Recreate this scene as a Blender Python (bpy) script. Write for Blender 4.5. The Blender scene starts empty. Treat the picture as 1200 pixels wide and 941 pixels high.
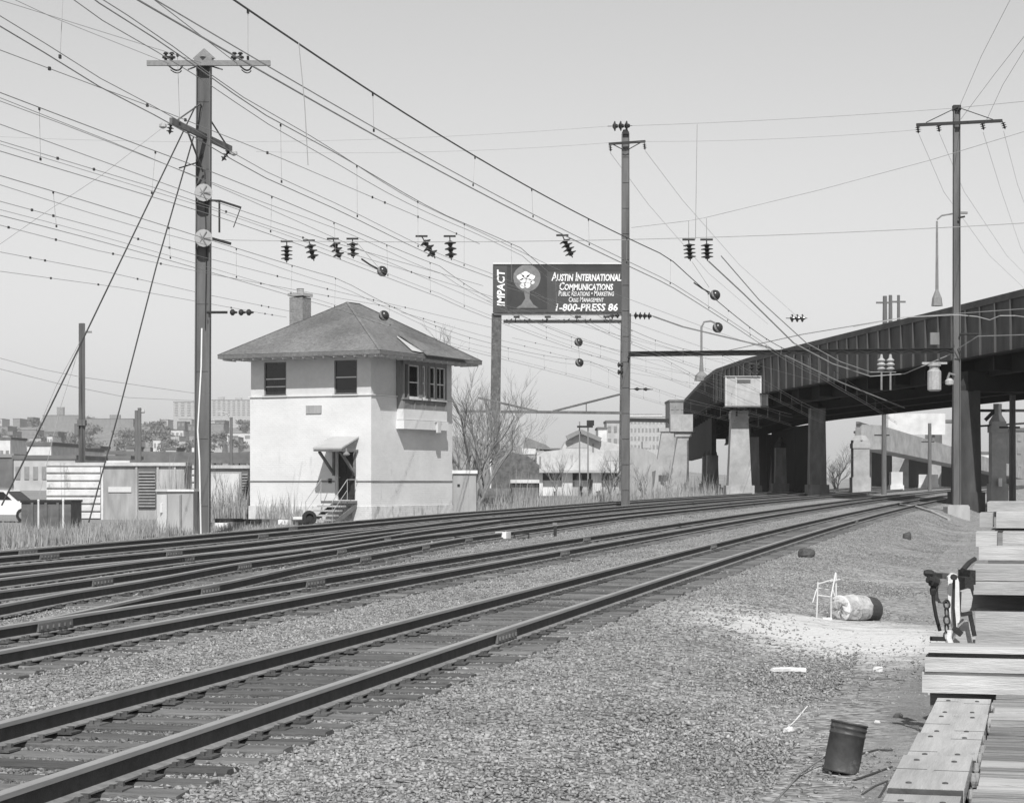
import bpy, math, random
import numpy as np
from mathutils import Vector, Matrix
R = math.radians
random.seed(7); rng = np.random.default_rng(11)
sc = bpy.context.scene
C = sc.collection

# ---------------------------------------------------------------- camera, sky, sun, exposure
F = 2400.0; CX = 600.0; HY = 564.0; CH = 1.733      # focal length and horizon in photograph pixels, camera height
cam_d = bpy.data.cameras.new('camera'); cam = bpy.data.objects.new('camera', cam_d); C.objects.link(cam)
cam.location = (0, 0, CH); cam.rotation_euler = (R(90), 0, 0)
cam_d.sensor_width = 36; cam_d.lens = 36 * F / 1200; cam_d.shift_y = (HY - 470.5) / 1200
cam_d.clip_start = 0.1; cam_d.clip_end = 9000
sc.camera = cam
SUN_H = Vector((0.045, -1.0)).normalized(); SUN_EL = R(48)
S = Vector((SUN_H.x * math.cos(SUN_EL), SUN_H.y * math.cos(SUN_EL), math.sin(SUN_EL)))
world = bpy.data.worlds.new('World'); sc.world = world; world.use_nodes = True
nt = world.node_tree; nt.nodes.clear()
o_ = nt.nodes.new('ShaderNodeOutputWorld'); bg = nt.nodes.new('ShaderNodeBackground')
sky = nt.nodes.new('ShaderNodeTexSky'); sky.sky_type = 'NISHITA'; sky.sun_disc = False
sky.sun_elevation = SUN_EL; sky.sun_rotation = math.atan2(S.x, S.y)
sky.air_density = 2.4; sky.dust_density = 0.28; sky.ozone_density = 1.0; sky.altitude = 10
bw = nt.nodes.new('ShaderNodeRGBToBW')               # the place is recorded on black and white film
nt.links.new(sky.outputs[0], bw.inputs[0]); nt.links.new(bw.outputs[0], bg.inputs[0]); nt.links.new(bg.outputs[0], o_.inputs[0])
bg.inputs[1].default_value = 0.088
sl = bpy.data.lights.new('sun', 'SUN'); sl.energy = 4.1; sl.angle = R(0.53); sl.color = (1, 0.995, 0.985)
so = bpy.data.objects.new('sun', sl); C.objects.link(so); so.rotation_euler = S.to_track_quat('Z', 'Y').to_euler(); so.location = (0, -20, 60)
sc.view_settings.view_transform = 'Standard'; sc.view_settings.look = 'None'
sc.view_settings.exposure = 0.22; sc.view_settings.gamma = 1
sc.cycles.max_bounces = 6; sc.cycles.diffuse_bounces = 3; sc.cycles.glossy_bounces = 2
sc.cycles.volume_bounces = 0

# ---------------------------------------------------------------- helpers
def P(px, py, Y):
    return Vector(((px - CX) / F * Y, Y, CH - (py - HY) / F * Y))

def mat(name, base, var=.18, scale=5., rough=.85, bump=.25, bscale=60., metal=0., stretch=None, rvar=0., big=.12, bigscale=.7, blotch=None, spec=.3):
    m = bpy.data.materials.new(name); m.use_nodes = True
    t = m.node_tree; N = t.nodes; L = t.links; b = N['Principled BSDF']
    tc = N.new('ShaderNodeTexCoord'); mp = N.new('ShaderNodeMapping'); L.new(tc.outputs['Object'], mp.inputs[0])
    if stretch: mp.inputs['Scale'].default_value = stretch
    oi = N.new('ShaderNodeObjectInfo')
    if rvar:
        cb = N.new('ShaderNodeVectorMath'); cb.operation = 'MULTIPLY_ADD'
        cb.inputs[1].default_value = (1, 1, 1)
        sc_ = N.new('ShaderNodeVectorMath'); sc_.operation = 'SCALE'; sc_.inputs[0].default_value = (37, 53, 71)
        L.new(oi.outputs['Random'], sc_.inputs['Scale']); L.new(mp.outputs[0], cb.inputs[0]); L.new(sc_.outputs[0], cb.inputs[2]); vec = cb.outputs[0]
    else: vec = mp.outputs[0]
    n1 = N.new('ShaderNodeTexNoise'); n1.inputs['Scale'].default_value = scale; n1.inputs['Detail'].default_value = 6; n1.inputs['Roughness'].default_value = .65; L.new(vec, n1.inputs['Vector'])
    n2 = N.new('ShaderNodeTexNoise'); n2.inputs['Scale'].default_value = bigscale; n2.inputs['Detail'].default_value = 3; L.new(vec, n2.inputs['Vector'])
    a = N.new('ShaderNodeMapRange'); a.inputs[1].default_value = .28; a.inputs[2].default_value = .72; a.inputs[3].default_value = 1 - var; a.inputs[4].default_value = 1 + var; L.new(n1.outputs[0], a.inputs[0])
    c = N.new('ShaderNodeMapRange'); c.inputs[1].default_value = .3; c.inputs[2].default_value = .7; c.inputs[3].default_value = 1 - big; c.inputs[4].default_value = 1 + big; L.new(n2.outputs[0], c.inputs[0])
    mu = N.new('ShaderNodeMath'); mu.operation = 'MULTIPLY'; L.new(a.outputs[0], mu.inputs[0]); L.new(c.outputs[0], mu.inputs[1])
    last = mu
    if rvar:
        rr = N.new('ShaderNodeMapRange'); rr.inputs[3].default_value = 1 - rvar; rr.inputs[4].default_value = 1 + rvar; L.new(oi.outputs['Random'], rr.inputs[0])
        m2 = N.new('ShaderNodeMath'); m2.operation = 'MULTIPLY'; L.new(last.outputs[0], m2.inputs[0]); L.new(rr.outputs[0], m2.inputs[1]); last = m2
    m3 = N.new('ShaderNodeMath'); m3.operation = 'MULTIPLY'; m3.inputs[1].default_value = base; L.new(last.outputs[0], m3.inputs[0])
    out = m3.outputs[0]
    if blotch:     # (other value, scale, threshold, stretch)
        mp2 = N.new('ShaderNodeMapping'); L.new(tc.outputs['Object'], mp2.inputs[0]); mp2.inputs['Scale'].default_value = blotch[3]
        n3 = N.new('ShaderNodeTexNoise'); n3.inputs['Scale'].default_value = blotch[1]; n3.inputs['Detail'].default_value = 7; n3.inputs['Roughness'].default_value = .7; L.new(mp2.outputs[0], n3.inputs['Vector'])
        r3 = N.new('ShaderNodeMapRange'); r3.inputs[1].default_value = blotch[2]; r3.inputs[2].default_value = blotch[2] + .09; L.new(n3.outputs[0], r3.inputs[0])
        mx = N.new('ShaderNodeMix'); mx.data_type = 'FLOAT'; L.new(r3.outputs[0], mx.inputs[0]); L.new(out, mx.inputs[2]); mx.inputs[3].default_value = blotch[0]; out = mx.outputs[0]
    cc = N.new('ShaderNodeCombineColor')
    for i in range(3): L.new(out, cc.inputs[i])
    L.new(cc.outputs[0], b.inputs['Base Color'])
    b.inputs['Roughness'].default_value = rough; b.inputs['Metallic'].default_value = metal; b.inputs['Specular IOR Level'].default_value = spec
    if bump:
        n4 = N.new('ShaderNodeTexNoise'); n4.inputs['Scale'].default_value = bscale; n4.inputs['Detail'].default_value = 4; L.new(vec, n4.inputs['Vector'])
        bp = N.new('ShaderNodeBump'); bp.inputs['Strength'].default_value = bump; bp.inputs['Distance'].default_value = .02; L.new(n4.outputs[0], bp.inputs['Height']); L.new(bp.outputs[0], b.inputs['Normal'])
    return m

def brickify(m, strength):
    t = m.node_tree; N = t.nodes; L = t.links; b = N['Principled BSDF']; tc = N.new('ShaderNodeTexCoord'); sp = N.new('ShaderNodeSeparateXYZ'); L.new(tc.outputs['Object'], sp.inputs[0])
    ad = N.new('ShaderNodeMath'); ad.operation = 'ADD'; L.new(sp.outputs[0], ad.inputs[0]); L.new(sp.outputs[1], ad.inputs[1]); cb = N.new('ShaderNodeCombineXYZ'); L.new(ad.outputs[0], cb.inputs[0]); L.new(sp.outputs[2], cb.inputs[1])
    br = N.new('ShaderNodeTexBrick'); br.inputs['Scale'].default_value = 1; br.inputs['Brick Width'].default_value = .23; br.inputs['Row Height'].default_value = .085; br.inputs['Mortar Size'].default_value = .012; br.inputs['Mortar Smooth'].default_value = .4
    br.inputs['Color1'].default_value = (1, 1, 1, 1); br.inputs['Color2'].default_value = (.8, .8, .8, 1); br.inputs['Mortar'].default_value = (0, 0, 0, 1); L.new(cb.outputs[0], br.inputs['Vector'])
    old = b.inputs['Normal'].links[0].from_node; bp = N.new('ShaderNodeBump'); bp.inputs['Strength'].default_value = strength; bp.inputs['Distance'].default_value = .015; L.new(br.outputs['Color'], bp.inputs['Height']); L.new(old.outputs[0], bp.inputs['Normal']); L.new(bp.outputs[0], b.inputs['Normal'])

class MB:
    """collects shapes into one mesh"""
    def __init__(s): s.v = []; s.f = []; s.mi = []
    def add(s, vs, fs, mi=0):
        o = len(s.v); s.v += [tuple(v) for v in vs]; s.f += [tuple(i + o for i in f) for f in fs]; s.mi += [mi] * len(fs); return s
    def box(s, c, d, rz=0, mi=0, M=None):
        x, y, z = d[0] / 2, d[1] / 2, d[2] / 2
        vs = [Vector((a * x, b * y, e * z)) for e in (-1, 1) for b in (-1, 1) for a in (-1, 1)]
        m = M if M else Matrix.Rotation(rz, 3, 'Z')
        c = Vector(c); vs = [m @ v + c for v in vs]
        return s.add(vs, [(0, 2, 3, 1), (4, 5, 7, 6), (0, 1, 5, 4), (2, 6, 7, 3), (0, 4, 6, 2), (1, 3, 7, 5)], mi)
    def bb(s, x0, x1, y0, y1, z0, z1, mi=0):
        return s.box(((x0 + x1) / 2, (y0 + y1) / 2, (z0 + z1) / 2), (x1 - x0, y1 - y0, z1 - z0), mi=mi)
    def beam(s, p, q, w, h, up=(0, 0, 1), mi=0):
        p, q = Vector(p), Vector(q); d = (q - p); l = d.length; d.normalize(); u = Vector(up)
        if abs(d.dot(u)) > .98: u = Vector((0, 1, 0))
        r = d.cross(u).normalized(); u = r.cross(d)
        M = Matrix((r, d, u)).transposed()
        return s.box((p + q) / 2, (w, l, h), M=M, mi=mi)
    def tube(s, pts, r, n=6, cap=True, mi=0, r2=None):
        pts = [Vector(p) for p in pts]; k = len(pts); vs = []; fs = []
        ref = Vector((0, 0, 1)); d0 = (pts[-1] - pts[0]).normalized() if (pts[-1] - pts[0]).length > 1e-6 else Vector((1, 0, 0))
        if abs(d0.z) > .9: ref = Vector((1, 0, 0.01))
        for i, p in enumerate(pts):
            d = (pts[min(i + 1, k - 1)] - pts[max(i - 1, 0)]).normalized()
            a = d.cross(ref)
            if a.length < 1e-3: a = d.cross(Vector((0, 1, 0)))
            a.normalize(); b = d.cross(a)
            rr = r if r2 is None else r + (r2 - r) * i / max(1, k - 1)
            for j in range(n):
                t = 2 * math.pi * (j + .5) / n; vs.append(p + (a * math.cos(t) + b * math.sin(t)) * rr)
        for i in range(k - 1):
            for j in range(n):
                j2 = (j + 1) % n; fs.append((i * n + j, i * n + j2, (i + 1) * n + j2, (i + 1) * n + j))
        if cap: fs.append(tuple(range(n - 1, -1, -1))); fs.append(tuple((k - 1) * n + j for j in range(n)))
        return s.add(vs, fs, mi)
    def lathe(s, c, prof, n=12, axis=(0, 0, 1), mi=0):
        """prof: (radius, height along axis)"""
        q = Vector((0, 0, 1)).rotation_difference(Vector(axis).normalized()); c = Vector(c); vs = []; fs = []
        for r, h in prof:
            for j in range(n):
                t = 2 * math.pi * j / n; vs.append(q @ Vector((r * math.cos(t), r * math.sin(t), h)) + c)
        for i in range(len(prof) - 1):
            for j in range(n):
                j2 = (j + 1) % n; fs.append((i * n + j, i * n + j2, (i + 1) * n + j2, (i + 1) * n + j))
        fs.append(tuple(range(n - 1, -1, -1))); fs.append(tuple((len(prof) - 1) * n + j for j in range(n)))
        return s.add(vs, fs, mi)
    def prism(s, poly, ext, mi=0):
        """poly: 3D points (planar), ext: extrusion vector"""
        e = Vector(ext); n = len(poly); vs = [Vector(p) for p in poly] + [Vector(p) + e for p in poly]
        fs = [tuple(range(n - 1, -1, -1)), tuple(range(n, 2 * n))] + [(i, (i + 1) % n, n + (i + 1) % n, n + i) for i in range(n)]
        return s.add(vs, fs, mi)
    def mesh(s, name, mats):
        me = bpy.data.meshes.new(name); me.from_pydata(s.v, [], s.f)
        for m in (mats if isinstance(mats, (list, tuple)) else [mats]): me.materials.append(m)
        if any(s.mi): me.polygons.foreach_set('material_index', s.mi)
        me.update(); return me
    def build(s, name, mats, parent=None, loc=(0, 0, 0), smooth=False):
        me = s.mesh(name, mats)
        if smooth: me.polygons.foreach_set('use_smooth', [True] * len(me.polygons))
        return put(name, me, parent, loc)

def put(name, me, parent=None, loc=(0, 0, 0), rz=0):
    o = bpy.data.objects.new(name, me); C.objects.link(o); o.location = loc; o.rotation_euler = (0, 0, rz)
    if parent: o.parent = parent
    return o
def tag(o, label, cat, group=None, kind=None):
    if label: o['label'] = label
    if cat: o['category'] = cat
    if group: o['group'] = group
    if kind: o['kind'] = kind
    return o
def thing(name, label, cat, loc=(0, 0, 0), rz=0, group=None):
    o = bpy.data.objects.new(name, None); C.objects.link(o); o.location = loc; o.rotation_euler = (0, 0, rz); o.empty_display_size = .3
    return tag(o, label, cat, group)
def copy_tree(o, parent=None):
    c = o.copy(); C.objects.link(c)
    if parent: c.parent = parent
    for ch in [k for k in bpy.data.objects if k.parent == o]: copy_tree(ch, c)
    return c
def np_mesh(name, V, Fc, mats, mi=None, smooth=False):
    """V (n,3), Fc (m,k) equal-sided faces"""
    me = bpy.data.meshes.new(name); k = Fc.shape[1]
    me.vertices.add(len(V)); me.vertices.foreach_set('co', V.astype(np.float32).ravel())
    me.loops.add(Fc.size); me.loops.foreach_set('vertex_index', Fc.astype(np.int32).ravel())
    me.polygons.add(len(Fc)); me.polygons.foreach_set('loop_start', np.arange(0, Fc.size, k, dtype=np.int32)); me.polygons.foreach_set('loop_total', np.full(len(Fc), k, dtype=np.int32))
    for m in (mats if isinstance(mats, (list, tuple)) else [mats]): me.materials.append(m)
    if mi is not None: me.polygons.foreach_set('material_index', mi.astype(np.int32))
    if smooth: me.polygons.foreach_set('use_smooth', [True] * len(Fc))
    me.update(calc_edges=True); me.validate(); return me

# ---------------------------------------------------------------- line of the tracks and lie of the land
def dev(s): return .017 * (s - 11) + (np.maximum(s - 11, 0) ** 2) / 5800
def pos(s, n): return np.array([.204 * s + .979 * n, .979 * s - .204 * n])
def zr(y): return .004 * (np.minimum(y, 300) - 11.5)
def smooth(t): t = np.clip(t, 0, 1); return t * t * (3 - 2 * t)
def zg(x, y):
    x = np.asarray(x, float); y = np.asarray(y, float)
    s = .204 * x + .979 * y; nb = .979 * x - .204 * y - dev(np.minimum(s, 330))
    bed = zr(y) - .215
    right = -.37 - .0008 * np.clip(y, 0, 130); w = smooth((y - 135) / 130); right = right * (1 - w) + (zr(y) - .55) * w
    left = zr(y) - .42
    z = bed + (right - bed) * smooth((nb + 3.9) / 2.6)
    z = z + (left - z) * smooth((-24.8 - nb) / 2.2)
    return z
def gz(x, y): return float(zg(x, y))
def G(px, Y): x = (px - CX) / F * Y; return Vector((x, Y, gz(x, Y)))

# ---------------------------------------------------------------- materials (a black and white photograph: every colour is a grey)
M = dict(
    rail=mat('rail_rust', .055, .3, 9, .75, .3, 90, spec=.35), railtop=mat('worn_and_lit_rail_head', .33, .15, 14, .5, .05, 90, metal=.15, stretch=(.1, .1, 1)), railfoot=mat('dusty_and_lit_rail_foot', .2, .3, 9, .9, .2, 60),  # rail head and foot colours hold sunlight besides wear and dust
    tie=mat('creosoted_tie', .13, .35, 7, .9, .6, 60, stretch=(.35, 2.2, 2), rvar=.35), plate=mat('tie_plate_rust', .09, .3, 20, .8, .3, 120, rvar=.3),
    joint=mat('joint_bar_steel', .15, .25, 12, .6, .2, 80), steel=mat('catenary_pole_steel', .13, .3, 3, .6, .15, 40, stretch=(1, 1, .15), big=.3),
    steel2=mat('galvanised_steel', .22, .2, 8, .5, .1, 60), dark=mat('dark_iron', .03, .3, 12, .6, .2, 60), wired=mat('tarred_wire', .05, .2, 3, .5, 0), wire=mat('bronze_wire', .27, .2, 3, .5, 0), wirel=mat('bright_wire', .26, .2, 3, .4, 0),
    porc=mat('brown_porcelain', .03, .1, 5, .25, 0, spec=.5), porcl=mat('pale_porcelain', .4, .2, 8, .3, 0, spec=.5),
    white=mat('whitewashed_brick', .68, .045, 3, .9, .35, 34, stretch=(1, 1, 1.6), big=.07, bigscale=.5, blotch=(.58, 1.8, .6, (1, 1, .35))),
    base=mat('peeling_white_foundation', .6, .14, 4, .9, .5, 30, blotch=(.33, 2.6, .54, (1, 1, .45))),
    stucco=mat('grey_painted_stucco', .57, .06, 4, .9, .25, 50, big=.06), bay=mat('grey_weathered_bay_boards', .2, .2, 6, .85, .2, 40, stretch=(1, 1, .3)),
    roof=mat('weathered_shingles', .165, .32, 7, .9, .8, 14, big=.26, bigscale=.45, blotch=(.11, 3.2, .6, (1, 1, 2))), brick=mat('chimney_brick', .26, .3, 9, .9, .4, 30), fascia=mat('eave_boards', .16, .25, 8, .8, .2),
    glass=mat('dark_window_glass', .02, .2, 2, .08, 0, spec=.6), blind=mat('drawn_window_blind', .12, .1, 3, .5, 0), trim=mat('weathered_white_trim', .6, .15, 8, .8, .2),
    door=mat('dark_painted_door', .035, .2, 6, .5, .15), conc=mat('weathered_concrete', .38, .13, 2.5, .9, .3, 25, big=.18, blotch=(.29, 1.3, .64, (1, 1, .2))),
    conc_shade=mat('shade_black_concrete', .06, .3, 2, .9, .3, 25, big=.3, stretch=(1, 1, .3)), concd=mat('dark_and_shaded_concrete', .17, .25, 2.5, .9, .3, 25, big=.3, stretch=(1, 1, .3)), girder=mat('sooty_bridge_steel', .075, .3, 1.2, .7, .15, 12, big=.3, stretch=(1, 1, .25)),
    under=mat('shade_black_underside', .013, .3, 1.2, .85, .1, 12), bigb=mat('boxed_white_panel', .46, .1, 2, .7, .1), woode=mat('worn_edge_board', .36, .2, 5, .85, .4, 40, stretch=(2.5, .25, 2.5), rvar=.16, big=.12, blotch=(.22, 3, .62, (3, .5, 1))), wood=mat('pale_new_timber', .41, .3, 5, .85, .35, 40, stretch=(.25, 2.5, 2.5), rvar=.16, big=.16, blotch=(.26, 2.2, .62, (.4, 3, 3))),  # bridge underside: shade is put into its near-black colour
    woodg=mat('grey_weathered_plank', .25, .55, 4, .9, .9, 16, stretch=(.16, 7, 4), rvar=.25, big=.2, blotch=(.08, 5, .66, (.25, 6, 3))), woodd=mat('dark_weathered_and_shaded_timber', .2, .25, 5, .9, .5, 40, stretch=(.3, 2.5, 2.5), rvar=.2),
    bolt=mat('rusted_bolt', .07, .3, 20, .7, .1), bucket=mat('dented_bucket_steel', .07, .3, 9, .5, .3, 14, metal=.2, blotch=(.16, 5, .58, (1, 1, 1))), drum=mat('crumpled_drum_steel', .46, .3, 9, .5, 1, 16, blotch=(.22, 7, .55, (1, 1, 1))), drumd=mat('drum_open_end', .06, .3, 8, .7, .3, 20),
    lime=mat('whitened_metal_tube', .7, .15, 9, .8, .2), shedw=mat('white_corrugated_panel', .62, .14, 3, .7, .1, 30, blotch=(.36, 2.4, .58, (1, 1, .3))), shedg=mat('faded_grey_hut_wall', .34, .25, 3, .85, .2, 20, stretch=(1, 1, .2), big=.2), shedr=mat('hut_roof_felt', .5, .2, 3, .9, .2, 20), slat=mat('louvre_slat', .2, .2, 5, .7, .1),
    cab=mat('painted_relay_cabinet', .36, .12, 3, .6, .1, 30, stretch=(1, 1, .3)), cabw=mat('pale_and_sun_bright_panel', .72, .12, 3, .6, .1, 30, stretch=(1, 1, .3)), dump=mat('rusty_dark_container', .12, .3, 3, .8, .2, 20),
    bbdark=mat('billboard_vinyl_dark', .045, .12, 2, .6, 0), bbmid=mat('billboard_vinyl_grey', .072, .1, 2, .6, 0), bbwhite=mat('billboard_white_print', .78, .05, 2, .6, 0), bbglow=mat('billboard_grey_print', .19, .25, 2.5, .6, 0), bbframe=mat('billboard_trim', .07, .2, 3, .6, 0), bbskirt=mat('billboard_skirt', .5, .15, 3, .7, .1),
    column=mat('rusting_riveted_column', .1, .5, 4, .7, .2, 30, stretch=(1, 1, .8), blotch=(.2, 3, .56, (1, 1, 1))), bark=mat('bare_tree_bark', .2, .3, 5, .95, .3), twig=mat('bare_twigs', .27, .3, 5, .95, 0), straw=mat('dry_grass', .26, .25, 3, .95, 0, big=.2), reed=mat('dead_weed_stalks', .3, .3, 3, .95, 0), shrub=mat('dark_tangle', .1, .4, 5, .95, 0),
    tar=mat('tar_roof', .1, .3, 3, .9, .1), fbrick=mat('far_brick', .25, .15, .3, .9, 0), flight=mat('far_pale_wall', .42, .12, .3, .9, 0), fdark=mat('far_dark_wall', .14, .25, .3, .9, 0), fwhite=mat('far_white_wall', .6, .1, .3, .9, 0), fwin=mat('far_window', .24, .2, 1, .3, 0), leaf=mat('distant_tree_leaf', .17, .4, .5, .95, 0), tyre=mat('tyre_rubber', .025, .2, 8, .8, .1), carw=mat('white_car_paint', .7, .05, 3, .3, 0, spec=.5), carg=mat('grey_car_paint', .22, .1, 3, .4, 0), pole=mat('weathered_wood_pole', .15, .3, 4, .9, .3, 30, stretch=(1, 1, .15)),
    stoned=mat('oily_ballast_stone', .15, .35, 9, .9, .3, 60, big=.25, bigscale=.4), stone=mat('ballast_stone', .31, .3, 9, .95, .3, 60, big=.2, bigscale=.5), hillm=mat('hillside_scrub', .24, .4, .05, .95, 0), ivy=mat('ivy_covered_roof', .12, .5, 3, .95, .5, 8),
)
brickify(M['white'], .35); brickify(M['base'], .3); brickify(M['brick'], .6)
# one mesh of many ballast stones: every stone has its own tone through a fine cell texture
def stone_tone(m, lo, hi):
    t = m.node_tree; N = t.nodes; L = t.links; b = N['Principled BSDF']
    gi = N.new('ShaderNodeNewGeometry')
    rr = N.new('ShaderNodeMapRange'); rr.inputs[3].default_value = lo; rr.inputs[4].default_value = hi; L.new(gi.outputs['Random Per Island'], rr.inputs[0])
    cc = N.new('ShaderNodeCombineColor'); src = b.inputs['Base Color'].links[0].from_node.inputs[0].links[0].from_socket
    mu = N.new('ShaderNodeMath'); mu.operation = 'MULTIPLY'; L.new(src, mu.inputs[0]); L.new(rr.outputs[0], mu.inputs[1])
    for i in range(3): L.new(mu.outputs[0], cc.inputs[i])
    L.new(cc.outputs[0], b.inputs['Base Color'])
stone_tone(M['stone'], .5, 1.16); stone_tone(M['stoned'], .5, 1.35)
stone_tone(M['straw'], .6, 1.35); stone_tone(M['reed'], .6, 1.3)

# ---------------------------------------------------------------- ground
def ground_material():
    m = bpy.data.materials.new('ballast_and_cinder_ground'); m.use_nodes = True
    t = m.node_tree; N = t.nodes; L = t.links; b = N['Principled BSDF']; b.inputs['Roughness'].default_value = .95; b.inputs['Specular IOR Level'].default_value = .1
    tc = N.new('ShaderNodeTexCoord'); co = tc.outputs['Object']
    vo = N.new('ShaderNodeTexVoronoi'); vo.inputs['Scale'].default_value = 15; L.new(co, vo.inputs['Vector'])
    sp = N.new('ShaderNodeSeparateColor'); L.new(vo.outputs['Color'], sp.inputs[0])
    def mr(src, a, b_, c, d):
        r = N.new('ShaderNodeMapRange'); r.inputs[1].default_value = a; r.inputs[2].default_value = b_; r.inputs[3].default_value = c; r.inputs[4].default_value = d; L.new(src, r.inputs[0]); return r.outputs[0]
    def ma(op, a, b_):
        n = N.new('ShaderNodeMath'); n.operation = op
        for i, v in enumerate((a, b_)):
            if isinstance(v, (int, float)): n.inputs[i].default_value = v
            else: L.new(v, n.inputs[i])
        return n.outputs[0]
    def noise(s, d=5, r=.6, st=None):
        n = N.new('ShaderNodeTexNoise'); n.inputs['Scale'].default_value = s; n.inputs['Detail'].default_value = d; n.inputs['Roughness'].default_value = r
        if st:
            mp = N.new('ShaderNodeMapping'); mp.inputs['Scale'].default_value = st; L.new(co, mp.inputs[0]); L.new(mp.outputs[0], n.inputs['Vector'])
        else: L.new(co, n.inputs['Vector'])
        return n.outputs[0]
    stones = ma('MULTIPLY', mr(sp.outputs[0], 0, 1, .12, .42), mr(noise(.6), .3, .7, .8, 1.2))
    dirt = ma('MULTIPLY', mr(noise(9, 8, .75), .3, .7, .18, .345), mr(noise(.35, 4), .3, .7, .8, 1.2))
    fine = ma('MULTIPLY', mr(noise(45, 4, .7), .35, .65, .75, 1.2), dirt)
    at = N.new('ShaderNodeAttribute'); at.attribute_name = 'dirt'
    edge = mr(ma('ADD', at.outputs['Fac'], ma('MULTIPLY', ma('SUBTRACT', noise(1.3, 6, .7), .5), 1.1)), .42, .62, 0, 1)
    mx = N.new('ShaderNodeMix'); mx.data_type = 'FLOAT'; L.new(edge, mx.inputs[0]); L.new(stones, mx.inputs[2]); L.new(fine, mx.inputs[3]); col = mx.outputs[0]
    at2 = N.new('ShaderNodeAttribute'); at2.attribute_name = 'lime'
    le = mr(ma('ADD', at2.outputs['Fac'], ma('MULTIPLY', ma('SUBTRACT', noise(1.6, 10, .8, (.6, 1.2, 1)), .5), 2.2)), .4, .95, 0, .88)
    mx2 = N.new('ShaderNodeMix'); mx2.data_type = 'FLOAT'; L.new(le, mx2.inputs[0]); L.new(col, mx2.inputs[2]); mx2.inputs[3].default_value = .66
    cc = N.new('ShaderNodeCombineColor')
    for i in range(3): L.new(mx2.outputs[0], cc.inputs[i])
    L.new(cc.outputs[0], b.inputs['Base Color'])
    bp = N.new('ShaderNodeBump'); bp.inputs['Strength'].default_value = .8; bp.inputs['Distance'].default_value = .05
    hx = N.new('ShaderNodeMix'); hx.data_type = 'FLOAT'; L.new(edge, hx.inputs[0]); L.new(ma('SUBTRACT', 1.0, vo.outputs['Distance']), hx.inputs[2]); L.new(noise(14, 8, .7), hx.inputs[3])
    L.new(hx.outputs[0], bp.inputs['Height']); L.new(bp.outputs[0], b.inputs['Normal'])
    return m
M['ground'] = ground_material()
def lime_at(X, Y):     # whitened spill of powder round the fallen drum, and a thinner streak up the path
    l = 1.1 * np.exp(-((((X - 4.6) / 2.5) ** 2 + ((Y - 27.6) / 4.0) ** 2) ** 1.2)); l = np.maximum(l, .72 * np.exp(-(((X - 2.9) / 1.5) ** 2 + ((Y - 29) / 5.) ** 2)))
    l = np.maximum(l, .5 * np.exp(-(((X - 5.6) / 1.4) ** 2 + ((Y - 24.) / 2.2) ** 2)))
    return np.maximum(l, .66 * np.exp(-(((X - 8.0) / 1.9) ** 2 + ((Y - 43 - (X - 8) * .5) / .9) ** 2)))
def make_ground():
    ys = [-40.]
    while ys[-1] < 4000:
        y = ys[-1]; ys.append(y + (.35 if 9 < y < 34 else .6 if -2 < y < 60 else max(1.5, abs(y) * .03)))
    ys = np.array(ys); us = np.concatenate([np.linspace(-1, -.31, 12)[:-1], np.linspace(-.31, .31, 170), np.linspace(.31, 1, 12)[1:]])
    Yg, U = np.meshgrid(ys, us, indexing='ij'); X = U * (60 + np.maximum(Yg, 0) * 1.0) ; X = np.where(np.abs(U) <= .311, U / .31 * (14 + np.maximum(Yg, 0) * .29), X + np.sign(U) * 0)
    # keep rows monotone outside the centre strip
    a = (14 + np.maximum(Yg, 0) * .29); X = np.where(np.abs(U) > .311, np.sign(U) * (a + (np.abs(U) - .31) / .69 * (150 + np.maximum(Yg, 0) * 1.2)), X)
    Z = zg(X, Yg)
    nz = .02 * np.sin(X * 1.1 + 1.3 * np.sin(Yg * .4)) * np.sin(Yg * .6 + np.sin(X * .8)) + .003 * rng.standard_normal(X.shape) * (Yg < 40)
    s = .204 * X + .979 * Yg; nb = .979 * X - .204 * Yg - dev(np.minimum(s, 330))
    Z = Z + nz * smooth((nb + 3.4) / 1.5)
    V = np.stack([X, Yg, Z], -1).reshape(-1, 3); r, c = Yg.shape; i = np.arange(r * c).reshape(r, c)
    Fc = np.stack([i[:-1, :-1], i[:-1, 1:], i[1:, 1:], i[1:, :-1]], -1).reshape(-1, 4)
    me = np_mesh('ground', V, Fc, M['ground'], smooth=True)
    d = smooth((nb + 1.8) / 2.2) * (Yg < 400); d = np.maximum(d, smooth((-25 - nb) / 2)); d = np.maximum(d, (Yg > 260) * 1.)
    at = me.attributes.new('dirt', 'FLOAT', 'POINT'); at.data.foreach_set('value', d.astype(np.float32).ravel())
    px = CX + X / np.maximum(Yg, 1) * F
    l = lime_at(X, Yg)
    at = me.attributes.new('lime', 'FLOAT', 'POINT'); at.data.foreach_set('value', l.astype(np.float32).ravel())
    o = put('ground', me); tag(o, 'railway yard ground of crushed stone ballast and cinder path', None, kind='structure'); return o
make_ground()

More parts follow.
